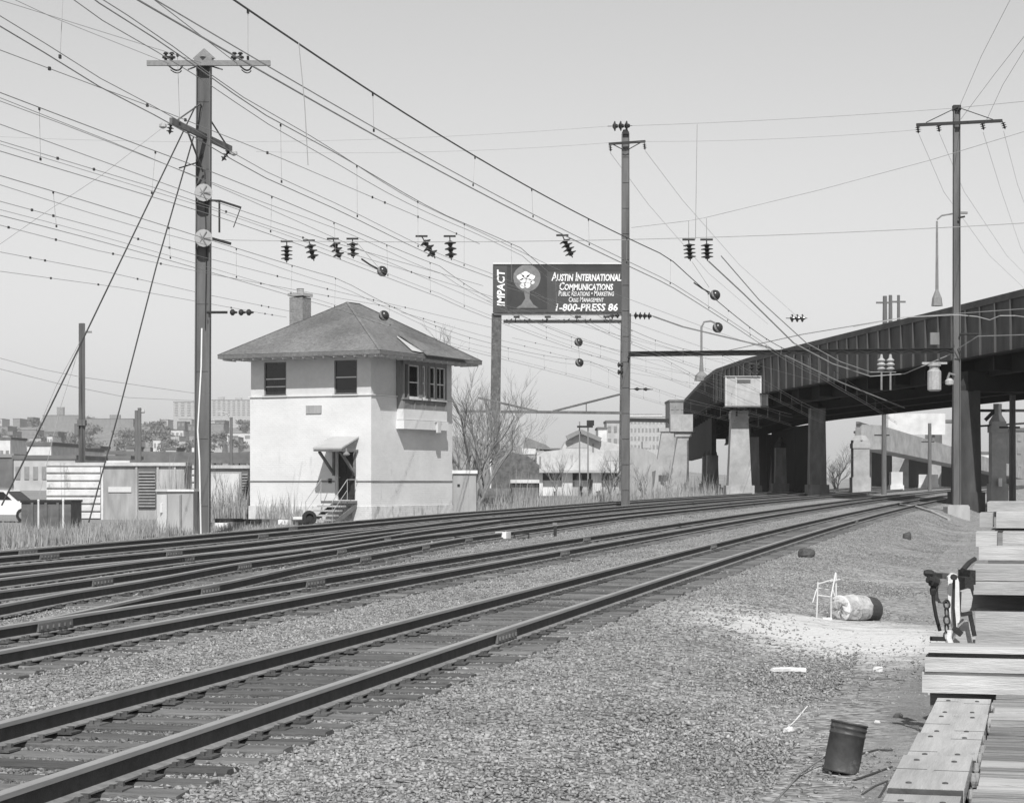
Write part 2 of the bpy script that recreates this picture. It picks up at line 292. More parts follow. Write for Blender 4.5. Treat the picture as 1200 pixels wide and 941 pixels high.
# ---------------------------------------------------------------- tracks
RAILP = [(-.07, -.170), (.07, -.170), (.07, -.158), (.012, -.142), (.010, -.045), (.036, -.038), (.037, -.006), (.028, 0), (-.028, 0), (-.037, -.006), (-.036, -.038), (-.010, -.045), (-.012, -.142), (-.07, -.158)]
def center_fn(knots):
    ks = np.array([k[0] for k in knots], float); vs = np.array([k[1] for k in knots], float)
    def f(s):
        j = np.clip(np.searchsorted(ks, s) - 1, 0, len(ks) - 2) if np.ndim(s) == 0 else None
        if s <= ks[0]: return vs[0]
        if s >= ks[-1]: return vs[-1]
        t = (s - ks[j]) / (ks[j + 1] - ks[j]); return vs[j] + (vs[j + 1] - vs[j]) * float(smooth(t) * .5 + t * .5)
    return f
def tpoint(cf, s, off):
    n = cf(s) + float(dev(s)) + off; x, y = pos(s, n); return Vector((x, y, float(zr(y))))
def rail_mesh(cf, off, s0, s1):
    ss = [s0]
    while ss[-1] < s1: ss.append(min(s1, ss[-1] + (1.5 if ss[-1] < 60 else 4 if ss[-1] < 150 else 9)))
    mb = MB(); n = len(RAILP)
    for i, s in enumerate(ss):
        p = tpoint(cf, s, off); d = (tpoint(cf, s + .5, off) - tpoint(cf, s - .5, off)).normalized(); r = d.cross(Vector((0, 0, 1))).normalized()
        for a, b in RAILP: mb.v.append(tuple(p + r * a + Vector((0, 0, b))))
    for i in range(len(ss) - 1):
        for j in range(n):
            j2 = (j + 1) % n; mb.f.append((i * n + j, i * n + j2, (i + 1) * n + j2, (i + 1) * n + j)); mb.mi.append(1 if 5 <= j <= 9 else 2 if j in (1, 2, 12, 13) else 0)
    mb.f.append(tuple(range(n))); mb.mi.append(0); mb.f.append(tuple((len(ss) - 1) * n + j for j in range(n - 1, -1, -1))); mb.mi.append(0)
    return mb
def tie_mesh(L=2.6, seed=0):
    r = random.Random(seed); mb = MB(); w, h = .115, .09
    xs = [-L / 2, -L / 4, 0, L / 4, L / 2]; k = 0
    for x in xs:
        j = lambda a: a + r.uniform(-.008, .008)
        mb.v += [(x, j(-w), -.18), (x, j(-w), j(-.012)), (x, j(-w * .82), j(0)), (x, j(w * .82), j(0)), (x, j(w), j(-.012)), (x, j(w), -.18)]
    for i in range(4):
        for a in range(6):
            b = (a + 1) % 6; mb.f.append((i * 6 + a, i * 6 + b, (i + 1) * 6 + b, (i + 1) * 6 + a)); mb.mi.append(0)
    mb.f += [(5, 4, 3, 2, 1, 0), tuple(24 + a for a in range(6))]; mb.mi += [0, 0]
    return mb.mesh('tie', M['tie'])
TIES = [tie_mesh(2.6, i) for i in range(5)]
pm = MB(); pm.box((0, 0, .008), (.36, .19, .016)); pm.box((.115, .05, .03), (.03, .03, .035)); pm.box((-.115, -.05, .03), (.03, .03, .035)); pm.box((.1, -.06, .028), (.03, .03, .03)); pm.box((-.1, .06, .028), (.03, .03, .03)); pm.box((.0, .118, .022), (.2, .03, .03))
PLATE = pm.mesh('tie_plate', M['plate'])
jm = MB(); jm.box((.03, 0, -.09), (.03, .95, .1)); jm.box((-.03, 0, -.09), (.03, .95, .1))
for k in range(6): jm.box((.052, -.4 + k * .16, -.09), (.025, .04, .04))
JOINT = jm.mesh('joint_bar', M['joint'])
def track(label, knots, s0, s1, nties, nplates, joints, seed, rails=(-.752, .752), ties_from=None, cut=None):
    cf = center_fn(knots); r = random.Random(seed)
    t = thing('railway_track', label, 'railway track', group='tracks past the signal tower')
    for k, off in enumerate(rails):
        a, b = s0, s1
        if cut and k in cut: a, b = cut[k]
        rail_mesh(cf, off, a, b).build('rail', [M['rail'], M['railtop'], M['railfoot']], t)
    s = ties_from if ties_from is not None else s0 + .3
    k = 0; pl = 0; rest = MB()
    while s < s1 - .3:
        p = tpoint(cf, s, 0); d = (tpoint(cf, s + .5, 0) - tpoint(cf, s - .5, 0)); a = math.atan2(d.y, d.x) - math.pi / 2
        if k < nties:
            o = put('tie', TIES[r.randrange(5)], t, (p.x + r.uniform(-.05, .05), p.y, p.z - .188 + r.uniform(-.012, .006)), a + r.uniform(-.02, .02))
            for off in rails:
                if pl < nplates: q = tpoint(cf, s, off); put('tie_plate', PLATE, t, (q.x, q.y, q.z - .187), a + r.uniform(-.01, .01)); pl += 1
        elif s < 190: rest.box((p.x, p.y, p.z - .27), (2.6, .23, .17), rz=a)
        k += 1; s += .508 if s < 150 else .6
    if rest.v: o = rest.build('ties', M['tie'], t); o['kind'] = 'stuff'
    for s, k in joints:
        q = tpoint(cf, s, rails[k]); d = (tpoint(cf, s + .5, rails[k]) - tpoint(cf, s - .5, rails[k])); put('joint_bar', JOINT, t, q, math.atan2(d.y, d.x) - math.pi / 2)
    return t
K1 = [(0, -5.87), (300, -5.87)]; K2 = [(0, -10.15), (300, -10.15)]
K3 = [(0, -11.1), (23, -11.72), (30, -12.5), (40, -13.55), (57, -14.85), (85, -15.7), (300, -15.7)]
K4 = [(0, -17.4), (45, -17.45), (75, -19.0), (115, -19.6), (300, -19.6)]
K5 = [(0, -20.95), (45, -21.1), (90, -23.1), (130, -23.9), (300, -24.0)]
KX = [(22, -14.6), (29, -15.1), (44, -16.0), (66, -18.1), (76, -18.9)]
track('nearest track, clean rails on dark creosoted ties with a ballast slope beside it', K1, 2, 330, 290, 290, [(23, 1), (52, 0), (80, 1)], 1)
track('second track from the camera, between the nearest one and the crossover rails', K2, 6, 330, 240, 200, [(23.5, 0), (33.5, 0), (47, 1), (57, 0)], 2)
track('third track, branching out of the second one at a switch on the left', K3, 16, 330, 200, 120, [(31, 1), (43, 1), (47, 0), (50, 1), (39, 0), (56, 1)], 3, cut={1: (23.2, 330), 0: (20, 330)}, ties_from=28)
track('fourth track, running between the crossover rails and the one before the tower', K4, 16, 330, 180, 60, [(30.5, 1), (42, 1), (45, 0), (62, 1), (68, 0)], 4)
track('farthest track, running along the weeds in front of the white signal tower', K5, 20, 330, 180, 0, [(43, 1), (45, 0), (58, 1), (66, 0)], 5)
track('short diagonal crossover joining the third and fourth tracks', KX, 20, 76, 0, 0, [(33, 1), (47, 1), (56, 1)], 6, ties_from=200)

# loose ballast: one object of many faceted stones
def stones(name, n, s_lo, s_hi, n_lo, n_hi, size, reject=None, lift=.25, decay=True, mt='stone'):
    u = rng.random(n); s = s_lo * (s_hi / s_lo) ** u if decay else s_lo + (s_hi - s_lo) * u
    nb = n_lo + (n_hi - n_lo) * rng.random(n)
    nn = nb + dev(s); X = .204 * s + .979 * nn; Y = .979 * s - .204 * nn
    px = CX + X / np.maximum(Y, .1) * F; keep = (px > -120) & (px < 1330) & (Y > 8)
    if reject is not None: keep &= ~reject(s, nb, X, Y)
    X, Y, s, nb = X[keep], Y[keep], s[keep], nb[keep]; n = len(X)
    base = np.array([[1, 0, 0], [-1, 0, 0], [0, 1, 0], [0, -1, 0], [0, 0, 1], [0, 0, -1]], float)
    fc = np.array([[0, 2, 4], [2, 1, 4], [1, 3, 4], [3, 0, 4], [2, 0, 5], [1, 2, 5], [3, 1, 5], [0, 3, 5]])
    sz = size[0] + (size[1] - size[0]) * rng.random(n) ** 2
    V = base[None] * (1 + .35 * rng.standard_normal((n, 6, 1)).clip(-1.5, 1.5)) + .38 * rng.standard_normal((n, 6, 3)).clip(-1.6, 1.6)
    V *= np.stack([sz, sz * .85, sz * .62], -1)[:, None, :] * .5
    a = rng.random(n) * 6.283; ca, sa = np.cos(a)[:, None], np.sin(a)[:, None]
    V = np.stack([V[..., 0] * ca - V[..., 1] * sa, V[..., 0] * sa + V[..., 1] * ca, V[..., 2]], -1)
    Z = zg(X, Y) + sz * lift * (rng.random(n) * .9)
    V += np.stack([X, Y, Z], -1)[:, None, :]
    Fc = (fc[None] + 6 * np.arange(n)[:, None, None]).reshape(-1, 3)
    o = put(name, np_mesh(name, V.reshape(-1, 3), Fc, M[mt])); return o
def on_tie(s, nb, X, Y):
    # thin the stones over ties and rails of the two near tracks
    r = np.zeros(len(s), bool)
    for cn, s0 in ((-5.87, 2.3), (-10.15, 6.3)):
        ph = np.abs(((s - s0) / .508 + .5) % 1 - .5) * .508
        r |= (np.abs(nb - cn) < 1.25) & (ph < .125)
        r |= np.abs(np.abs(nb - cn) - .752) < .11
    r |= rng.random(len(s)) < .85 * lime_at(X, Y)
    return r
def between(cn): return lambda s, nb, X, Y: on_tie(s, nb, X, Y) | (np.abs(np.abs(nb - cn) - .752) < .11)
def open_bed(s, nb, X, Y): return on_tie(s, nb, X, Y) | (np.abs(nb + 5.87) < .7) | (np.abs(nb + 10.15) < .7)
o = stones('ballast', 230000, 11.5, 100, -13.3, -1.2, (.02, .054), open_bed); tag(o, 'loose crushed stone ballast lying beside the tracks', 'ballast', kind='stuff')
for cn, lab in ((-5.87, 'dark oily ballast between the rails of the nearest track'), (-10.15, 'dark oily ballast between the rails of the second track')):
    o = stones('ballast', 26000, 11.5 if cn > -8 else 18, 90, cn - .66, cn + .66, (.025, .06), between(cn), .1, mt='stoned'); tag(o, lab, 'ballast', kind='stuff')
o = stones('ballast', 40000, 24, 110, -26, -13.2, (.035, .085)); tag(o, 'crushed stone between the far tracks before the tower', 'ballast', kind='stuff')
def thin(s, nb, X, Y): return rng.random(len(s)) < np.maximum(.45 + .37 * smooth((nb + 1.8) / 2.8), 0.85 * lime_at(X, Y))
o = stones('gravel', 130000, 12, 110, -2.2, 7, (.012, .04), thin); tag(o, 'scattered gravel on the cinder path beside the timber decks', 'gravel', kind='stuff')

# ---------------------------------------------------------------- signal tower
def wall_panels(mb, x0, x1, z0, z1, y0, y1, holes, mi=0):
    """a wall in the xz plane, thickness y0..y1, split into boxes round the openings (hx0,hx1,hz0,hz1)"""
    xs = sorted({x0, x1} | {h[0] for h in holes} | {h[1] for h in holes}); 
    for a, b in zip(xs, xs[1:]):
        hs = sorted([h for h in holes if h[0] <= a + 1e-6 and h[1] >= b - 1e-6], key=lambda h: h[2]); z = z0
        for h in hs:
            if h[2] > z + 1e-6: mb.bb(a, b, y0, y1, z, h[2], mi)
            z = h[3]
        if z < z1 - 1e-6: mb.bb(a, b, y0, y1, z, z1, mi)
def swap(mb):      # turn a wall built along x (outer face y0) into one along y with its outer face on +x
    mb.v = [(-y, x, z) for x, y, z in mb.v]; return mb
def sash_window(parent, place, w, h, rails=(), mull=(), frame=M['trim'], blindfrac=.45, glass=M['glass']):
    """place(mb) moves a mesh built in a local frame (x along wall, y inwards, z up, origin at the sill's left end)"""
    f = MB(); t = .06
    f.bb(0, t, .07, .17, 0, h); f.bb(w - t, w, .07, .17, 0, h); f.bb(t, w - t, .07, .17, h - t, h); f.bb(t, w - t, .07, .17, 0, t)
    win = place(f).build('window', frame, parent)
    s = MB()
    for r in rails: s.bb(t, w - t, .085, .15, h * r - .025, h * r + .025)
    for m_ in mull: s.bb(w * m_ - .02, w * m_ + .02, .09, .145, t, h - t)
    if s.v: place(s).build('sash_rail', M['stucco'] if frame == M['fascia'] else frame, win)
    g = MB(); g.bb(t, w - t, .115, .125, t, h - t); place(g).build('pane', glass, win)
    if blindfrac: b = MB(); b.bb(t, w - t, .16, .168, h * (1 - blindfrac), h - t); place(b).build('window_blind', M['blind'], win)
    si = MB(); si.bb(-.06, w + .06, -.05, .12, -.09, -.002); place(si).build('sill', frame, win)
    return win
def make_tower():
    k = 1.125; Yc = 90.; Xc = -6.19; zb = gz(Xc, Yc)
    t = thing('signal_tower', 'two storey whitewashed railway signal tower with hipped shingle roof and grey upper floor', 'signal tower', (Xc, Yc, zb), math.atan2(-.447, .894))
    Z = lambda z: CH + (z - CH) * k - zb
    W, D = 5.65 * k, 6.69 * k; zbelt = Z(1.73); zled = Z(5.1); zeave = Z(6.62); th = .3; zf = Z(.75)
    dx0, dx1 = -1.66 * k, -.69 * k; dz0, dz1 = Z(1.0), Z(2.97)
    # foundation, lower walls, upper walls
    b = MB(); wall_panels(b, -W - .05, .05, 0 - .3, zf, -.05, th, [(dx0, dx1, dz0, zf)] if dz0 < zf else [])
    b.bb(-.3, .05, th, D + .05, -.3, zf); b.bb(-W - .05, -W + .3, th, D + .05, -.3, zf); b.bb(-W + .3, -.3, D - .25, D + .05, -.3, zf)
    b.build('foundation', M['base'], t)
    w = MB(); wall_panels(w, -W, 0, zf, zled, 0, th, [(dx0, dx1, dz0, dz1)])
    w.bb(-th, 0, th, D, zf, zled); w.bb(-W, -W + th, th, D, zf, zled); w.bb(-W + th, -th, D - th, D, zf, zled)
    w.build('lower_wall', M['white'], t)
    wins = [(-4.47 * k - .59, -4.47 * k + .59), (-1.18 * k - .59, -1.18 * k + .59)]; wz0, wz1 = Z(5.13) + .03, Z(6.5)
    ba, bb_ = 2.0 * k, 5.64 * k
    u = MB(); wall_panels(u, -W + .03, -.03, zled + .05, zeave, .03, th, [(a, c, wz0, wz1) for a, c in wins])
    u2 = MB(); wall_panels(u2, th, D, zled + .05, zeave, .03, th, [(ba, bb_, zled + .05, zeave - .02)]); swap(u2); u.add(u2.v, u2.f)
    u.bb(-W + .03, -W + th, th, D, zled + .05, zeave); u.bb(-W + th, -th, D - th, D, zled + .05, zeave)
    u.build('upper_wall', M['stucco'], t)
    l = MB(); l.bb(-W - .06, .06, -.06, .2, zled, zled + .048); l.bb(-.2, .06, .2, ba, zled, zled + .048); l.bb(-.2, .06, bb_, D + .05, zled, zled + .048); l.build('ledge', M['white'], t)
    l = MB(); l.bb(-W - .015, dx0, -.022, -.004, zbelt - .03, zbelt + .03); l.bb(dx1, .022, -.022, -.004, zbelt - .03, zbelt + .03); l.bb(.004, .022, -.004, D + .01, zbelt - .03, zbelt + .03); l.build('belt_course', M['concd'], t)
    fl = MB(); fl.bb(-W + th, -th, th, D - th, zled - .1, zled); fl.build('floor', M['dark'], t)
    for i, (a, c) in enumerate(wins):
        def place(mb, a=a): mb.v = [(x + a, y, z + wz0) for x, y, z in mb.v]; return mb
        sash_window(t, place, c - a, wz1 - wz0, (.5, .27) if i == 0 else (.5,), (), M['fascia'], .46)
    p = MB(); p.bb(-2.62 * k - .4, -2.62 * k + .4, -.05, -.003, Z(4.42), Z(4.74)); p.build('plaque', M['shedg'], t)
    # projecting bay on the track side
    pr = .36; z0, z1 = Z(3.83), zeave
    q = MB(); q.bb(0.002, pr, ba, bb_, z0 + .42, Z(4.62)); q.build('bay_apron', M['white'], t)
    q = MB(); q.bb(.002, pr + .05, ba - .05, bb_ + .05, z0, z0 + .4); q.build('bay_base', M['white'], t)
    q = MB(); q.bb(pr + .051, pr + .15, bb_ - 1.15, bb_ - .85, z0 - .12, z0 + .35); q.bb(pr + .051, pr + .1, bb_ - 1.3, bb_ - .7, z0 + .352, z0 + .4); q.build('bay_bracket', M['stucco'], t)
    q = MB(); q.bb(-.25, pr - .03, ba + .01, bb_ - .01, Z(4.62) + .001, Z(5.0)); q.build('bay_panel', M['bay'], t)
    for j in range(5): q = MB(); y = ba + .05 + j * (bb_ - ba - .2) / 4; q.bb(pr - .03, pr, y, y + .1, Z(4.62) + .005, Z(5.0) - .002); q.build('bay_batten', M['bay'], t)
    q = MB(); bl = bb_ - ba; posts = [0, .10, .36, .405, .50, .58, .735, .97]
    for j in posts: q.bb(pr - .16, pr - .005, ba + bl * j, ba + bl * (j + .03), Z(5.0), z1)
    q.bb(pr - .17, pr, ba, bb_, Z(6.42), z1 - .01); q.bb(pr - .17, pr + .04, ba - .02, bb_ + .02, Z(5.0) + .001, Z(5.08))
    q.bb(-.02, pr - .165, ba, ba + .06, Z(5.0), z1); q.bb(-.02, pr - .165, bb_ - .06, bb_, Z(5.0), z1); q.build('bay_frame', M['bay'], t)
    for (a, c, fm, mul) in ((.13, .36, 'trim', ()), (.435, .50, 'trim', ()), (.53, .58, 'bay', ()), (.61, .735, 'trim', ()), (.765, .97, 'trim', (.5,))):
        def place(mb, a=a): mb.v = [(-y + pr + .02, x + ba + bl * a, z + Z(5.09)) for x, y, z in mb.v]; return mb
        wn = sash_window(t, place, bl * (c - a), Z(6.41) - Z(5.09), (.47,), mul, M[fm], .45)
    # roof: hip with a short ridge, boarded soffit, fascia, gutter
    ov = .93 * k; ex0, ex1, ey0, ey1 = -W - ov, ov, -ov, D + ov; ze = zeave + .02; zt = ze + .17
    cx, cy = -W / 2, D / 2; rl = .55; zr_ = Z(9.05); ra, rb = Vector((cx, cy - rl, zr_)), Vector((cx, cy + rl, zr_))
    e = [Vector((ex0, ey0, zt)), Vector((ex1, ey0, zt)), Vector((ex1, ey1, zt)), Vector((ex0, ey1, zt))]
    r = MB()
    def slope(a, b_, c, d, ncourse=38):      # shingle courses as stepped strips from eave (a,b_) up to ridge (d,c)
        nrm = (b_ - a).cross(d - a).normalized()
        for i in range(ncourse):
            t0, t1 = i / ncourse, min(1, (i + 1) / ncourse + .004)
            p0, p1 = a.lerp(d, t0), b_.lerp(c, t0); p2, p3 = b_.lerp(c, t1), a.lerp(d, t1)
            r.add([p0 + nrm * .011, p1 + nrm * .011, p2 + nrm * .004, p3 + nrm * .004, p0, p1], [(0, 1, 2, 3), (4, 5, 1, 0)])
    slope(e[0], e[1], ra, ra); slope(e[1], e[2], rb, ra); slope(e[2], e[3], rb, rb); slope(e[3], e[0], ra, rb)
    roof = r.build('roof', M['roof'], t)
    h = MB()
    for a, b_ in ((e[0], ra), (e[1], ra), (e[2], rb), (e[3], rb), (ra, rb)): h.beam(a + Vector((0, 0, .012)), b_ + Vector((0, 0, .02)), .12, .02)
    h.build('hip_cap', M['roof'], roof)
    f = MB(); f.bb(ex0, ex1, ey0, ey0 + .06, ze, zt - .003); f.bb(ex0, ex1, ey1 - .06, ey1, ze, zt - .003); f.bb(ex0, ex0 + .06, ey0 + .06, ey1 - .06, ze, zt - .003); f.bb(ex1 - .06, ex1, ey0 + .06, ey1 - .06, ze, zt - .003)
    f.build('eave_board', M['fascia'], roof)
    f = MB(); f.bb(ex0 + .06, ex1 - .06, ey0 + .06, ey1 - .06, ze + .01, ze + .03); f.build('soffit', M['stucco'], roof)
    g = MB(); n = 16
    for i in range(n):
        y = ey0 + (i + .5) * (ey1 - ey0) / n; g.bb(.04, ex1 - .065, y - .04, y + .04, ze - .09, ze + .008)
        x = ex0 + (i + .5) * (ex1 - ex0) / n; g.bb(x - .04, x + .04, ey0 + .065, -.01, ze - .09, ze + .008)
    g.build('rafter_tails', M['stucco'], roof)['kind'] = 'stuff'
    # flared eave above the bay with its pale valley flashing
    nrm = (e[2] - e[1]).cross(ra - e[1]).normalized()
    A = lambda y, v: Vector((ex1, y, zt)).lerp(Vector((cx, cy, zr_)), v) + nrm * .06
    fl = MB(); pts = [A(ba - .3, .03), A(ba - .1, .3), A(ba + .02, .32), A(ba + .62, .02), A(ba + .3, .015)]; fl.prism(pts, nrm * .02); fl.build('roof_flashing', M['bbskirt'], roof)
    fl = MB(); pts = [A(ba + .66, .0), A(ba + .56, .36), A(bb_ - .2, .04), A(bb_ + .7, -.03), A(bb_ + .3, -.05), A(ba + .66, -.04)]; fl.prism(pts, nrm * .05); fl.build('bay_roof', M['roof'], roof)
    c = MB(); c.bb(-5.56, -4.84, 2.04, 2.76, Z(7.0), Z(9.25)); 
    ch = c.build('chimney', M['brick'], t); c = MB(); c.bb(-5.62, -4.78, 1.98, 2.82, Z(9.3) + .001, Z(9.3) + .14); c.build('chimney_cap', M['conc'], ch)
    c = MB(); c.lathe((-5.2, 2.4, Z(9.3) + .142), [(.16, 0), (.16, .2), (.19, .22)], 10); c.build('flue_pot', M['conc'], ch)
    # door, canopy, steps
    d = MB(); d.bb(dx0 + .1, dx1 - .1, .16, .21, dz0, dz1 - .1); dr = d.build('door', M['door'], t)
    for a, c_ in ((dx0 + .16, dx1 - .58), (dx1 - .52, dx1 - .16)):
        for za, zc in ((.2, .95), (1.1, 2.0)): d = MB(); d.bb(a, c_, .145, .158, dz0 + za, dz0 + zc); d.build('door_panel', M['door'], dr)
    d = MB(); d.lathe((dx0 + .2, .158, dz0 + 1.0), [(.012, 0), (.012, .04), (.03, .045), (.03, .07)], 8, (0, -1, 0)); d.build('handle', M['steel2'], dr)
    d = MB(); d.bb(dx0, dx0 + .1, .08, .24, dz0, dz1); d.bb(dx1 - .1, dx1, .08, .24, dz0, dz1); d.bb(dx0 + .1, dx1 - .1, .08, .24, dz1 - .1, dz1); d.build('door_frame', M['stucco'], t)
    d = MB(); d.bb(dx0 - .3, dx0 - .16, -.06, -.003, dz0 + .75, dz0 + .95); d.build('switch_box', M['dark'], t)
    ca, cb = -1.86 * k, -.55 * k; cp = 1.3 * k; zc0, zc1 = Z(2.98), Z(3.43)
    c = MB(); c.prism([(ca, -.005, zc1), (ca, -cp, zc0), (ca, -cp, zc0 + .07), (ca, -.005, zc1 + .07)], (cb - ca, 0, 0)); cn = c.build('canopy', M['flight'], t)
    c = MB(); c.bb(ca + .02, cb - .02, -cp + .02, -cp + .1, zc0 - .09, zc0 - .004); c.bb(ca + .02, ca + .1, -cp + .102, -.02, zc0 - .09, zc0 - .01); c.bb(cb - .1, cb - .02, -cp + .102, -.02, zc0 - .09, zc0 - .01); c.build('canopy_beam', M['fascia'], cn)
    for x in (ca + .2, cb - .2):
        c = MB(); c.beam((x, -cp + .2, zc0 - .1), (x, -.06, zc0 - 1.05), .09, .11); c.bb(x - .05, x + .05, -.09, -.004, zc0 - 1.15, zc0 - .1); c.build('canopy_bracket', M['fascia'], cn)
    c = MB(); c.lathe((cb - .02, -cp * .72, zc0 - .3), [(.04, 0), (.16, .05), (.16, .1), (.05, .2), (.03, .35)], 10); c.build('canopy_lamp', M['steel2'], cn)
    nst = 5; rise = (dz0 - .02) / nst; run = .3; sx0, sx1 = dx0 - .1, dx1 + .1
    st = MB(); st.bb(sx0, sx1, -1.0, -.052, dz0 - .14, dz0 - .03); stp = st.build('steps', M['concd'], t)
    for i in range(1, nst):
        s_ = MB(); y = -1.0 - (i - 1) * run; zt_ = dz0 - .03 - i * rise; s_.bb(sx0, sx1, y - run - .03, y - .002, zt_ - .07, zt_); s_.build('tread', M['conc'], stp)
    for x in (sx0 + .04, sx1 - .04): s_ = MB(); s_.beam((x, -.06, dz0 - .25), (x, -1.0 - (nst - 1) * run, -.1), .05, .2); s_.build('stringer', M['concd'], stp)
    for x in (sx0 - .03, sx1 + .03):
        hr = MB(); y1_ = -1.0 - (nst - 1) * run
        hr.tube([(x, -.1, dz0 + .9), (x, -.95, dz0 + .9), (x, y1_, .95), (x, y1_, .02)], .018, 6)
        hr.tube([(x, -.95, dz0 - .05), (x, -.95, dz0 + .88)], .016, 6); hr.tube([(x, -.98, dz0 + .42), (x, y1_, .5)], .014, 6)
        hr.build('handrail', M['cab'], stp)
    return t
make_tower()

# ---------------------------------------------------------------- overhead line: poles, wires, insulators
def disc_profile(r, h): return [(r * .3, 0), (r * .4, h * .1), (r, h * .35), (r * .96, h * .5), (r * .45, h * .62), (r * .3, h * .98)]
def insulator(name, label, p, q, nd, r=.15, group='insulator strings hung from the span wire', parent=None, cap=False):
    """a string of discs between p and q"""
    p, q = Vector(p), Vector(q); d = q - p; l = d.length; d.normalize()
    if parent is None: t = thing(name, label, 'insulator', p, group=group); o = Vector((0, 0, 0))
    else: t = None; o = p
    rod = MB(); rod.tube([o, o + d * l], .02, 5); rp = rod.build('rod' if t else name, M['dark'], t or parent)
    g = l * .72 / nd
    for i in range(nd):
        m = MB(); m.lathe(o + d * (l * .2 + g * i), disc_profile(r, g * .95), 12, d); m.build('disc', M['porc'], t or rp, smooth=False)
    if cap and t: m = MB(); m.beam(o + Vector((-.2, 0, .0)), o + Vector((.2, 0, .0)), .06, .06); m.build('clamp', M['dark'], t)
    return t
def h_column(mb, h, w, f, z0=0, taper=0.0, web=.02):
    mb.prism([(-w / 2, -f / 2, z0), (-w / 2 + .035, -f / 2, z0), (-w / 2 + .035 + taper, -f / 2, h), (-w / 2 + taper, -f / 2, h)], (0, f, 0))
    mb.prism([(w / 2 - .035, -f / 2, z0), (w / 2, -f / 2, z0), (w / 2 - taper, -f / 2, h), (w / 2 - .035 - taper, -f / 2, h)], (0, f, 0))
    mb.prism([(-w / 2 + .035, -web, z0), (w / 2 - .035, -web, z0), (w / 2 - .035 - taper, -web, h), (-w / 2 + .035 + taper, -web, h)], (0, 2 * web, 0))
def left_pole():
    Y = 70.; b = G(237, Y); pm_ = Y / F; Zp = lambda y: CH - (y - HY) * pm_ - b.z; Xp = lambda x: (x - CX) * pm_ - b.x
    t = thing('catenary_pole', 'tall steel column with two crossarms left of the white tower, carrying guy wires', 'catenary pole', b, group='steel catenary poles')
    m = MB(); h_column(m, Zp(72), .52, .42, -.6, .02, .03); m.v = [(x + .0018 * z * 2.2, y, z) for x, y, z in m.v]; m.build('column', M['steel'], t)
    dx = .0018 * 2.2 * Zp(72)
    m = MB(); m.bb(dx - .3, dx + .3, -.28, .28, Zp(73), Zp(69)); m.lathe((dx, 0, Zp(69)), [(.4, 0), (.02, .34)], 4); m.build('cap', M['steel2'], t)
    m = MB(); m.bb(Xp(174), Xp(318), -.36, -.23, Zp(79.5), Zp(73.5)); m.build('crossarm', M['steel2'], t)
    m = MB(); m.beam((dx - .02, 0, Zp(75)), (Xp(262), -.3, Zp(84)), .05, .05); m.beam((dx - .02, 0, Zp(75)), (Xp(222), -.3, Zp(84)), .05, .05); m.build('brace', M['steel'], t)
    for x in (196, 203, 276, 283):
        m = MB(); m.lathe((Xp(x), -.3, Zp(73.4)), [(.05, 0), (.05, .05), (.13, .08), (.12, .14), (.05, .15), (.04, .2), (.1, .22), (.06, .28)], 10); m.build('pin_insulator', M['porc'], t)
    for x0, x1 in ((200, 216), (283, 297)):
        m = MB(); pts = [Vector((Xp(x0 + (x1 - x0) * i / 8), -.34 - .1 * math.sin(i * .8), Zp(80 + 5 * math.sin(math.pi * i / 8)))) for i in range(9)]; m.tube(pts, .03, 5); m.tube([p + Vector((0, .06, -.08)) for p in pts[1:-1]], .02, 4); m.build('jumper', M['dark'], t)
    # bracket arm lying along the track
    za = Zp(161); d = Vector((.204, .979, 0)); m = MB(); c = Vector((.05, -.35, za)); m.beam(c - d * 2.9, c + d * 2.9, .1, .2)
    br = m.build('bracket_arm', M['steel'], t)
    m = MB(); m.beam(c - d * 1.5, c + Vector((0, .2, -1.2)), .05, .05); m.beam(c + d * 2.6, c + Vector((-.1, .2, 1.1)), .04, .04); m.beam(c - d * 2.6, c + Vector((-.1, .2, 1.1)), .04, .04); m.build('arm_brace', M['steel'], br)
    for sg in (-1, 1):
        e = c + d * 2.85 * sg; insulator('end_insulator', None, e, e + Vector((-.12 * sg - .2, .1, -.42)), 3, .12, parent=t)
        m = MB(); m.lathe(e + Vector((-.08 + .2 * sg, 0, -.25)), [(.04, 0), (.13, .05), (.12, .14), (.04, .2)], 9); m.build('pin_insulator', M['porcl'], t)
    # tension wheels, brackets, conduit
    for y in (228, 281):
        m = MB(); m.lathe((.05 + dx * .5, -.32, Zp(y)), [(.1, 0), (.1, .03), (.3, .04), (.3, .07), (.22, .09), (.3, .11), (.3, .14), (.1, .15)], 14, (.25, -1, 0)); w = m.build('tension_wheel', M['cab'], t)
        m = MB()
        for k in range(6): a = k * math.pi / 3; m.beam((.05 + dx * .5, -.49, Zp(y)), (.05 + dx * .5 + .27 * math.cos(a), -.47, Zp(y) + .27 * math.sin(a)), .03, .03)
        m.build('wheel_spoke', M['steel2'], w)
    m = MB(); m.tube([(.25, -.2, Zp(236)), (Xp(259), -.3, Zp(237)), (Xp(284), -.3, Zp(245))], .04, 5); m.tube([(Xp(258.5), -.3, Zp(238)), (Xp(258.5), -.3, Zp(274))], .035, 5); m.tube([(Xp(283), -.3, Zp(246)), (Xp(275), -.3, Zp(268))], .02, 4); m.tube([(.2, -.2, Zp(279)), (Xp(272), -.3, Zp(287))], .05, 5); m.build('bracket', M['dark'], t)
    m = MB(); m.tube([(.2, -.3, Zp(367)), (Xp(268), -.3, Zp(367))], .045, 6); a = m.build('strut_arm', M['dark'], t)
    for x in (271, 281, 290): m = MB(); m.lathe((Xp(x), -.3, Zp(367)), [(.05, 0), (.11, .05), (.11, .12), (.05, .17), (.03, .25)], 9, (1, 0, 0)); m.build('disc', M['porc'], a)
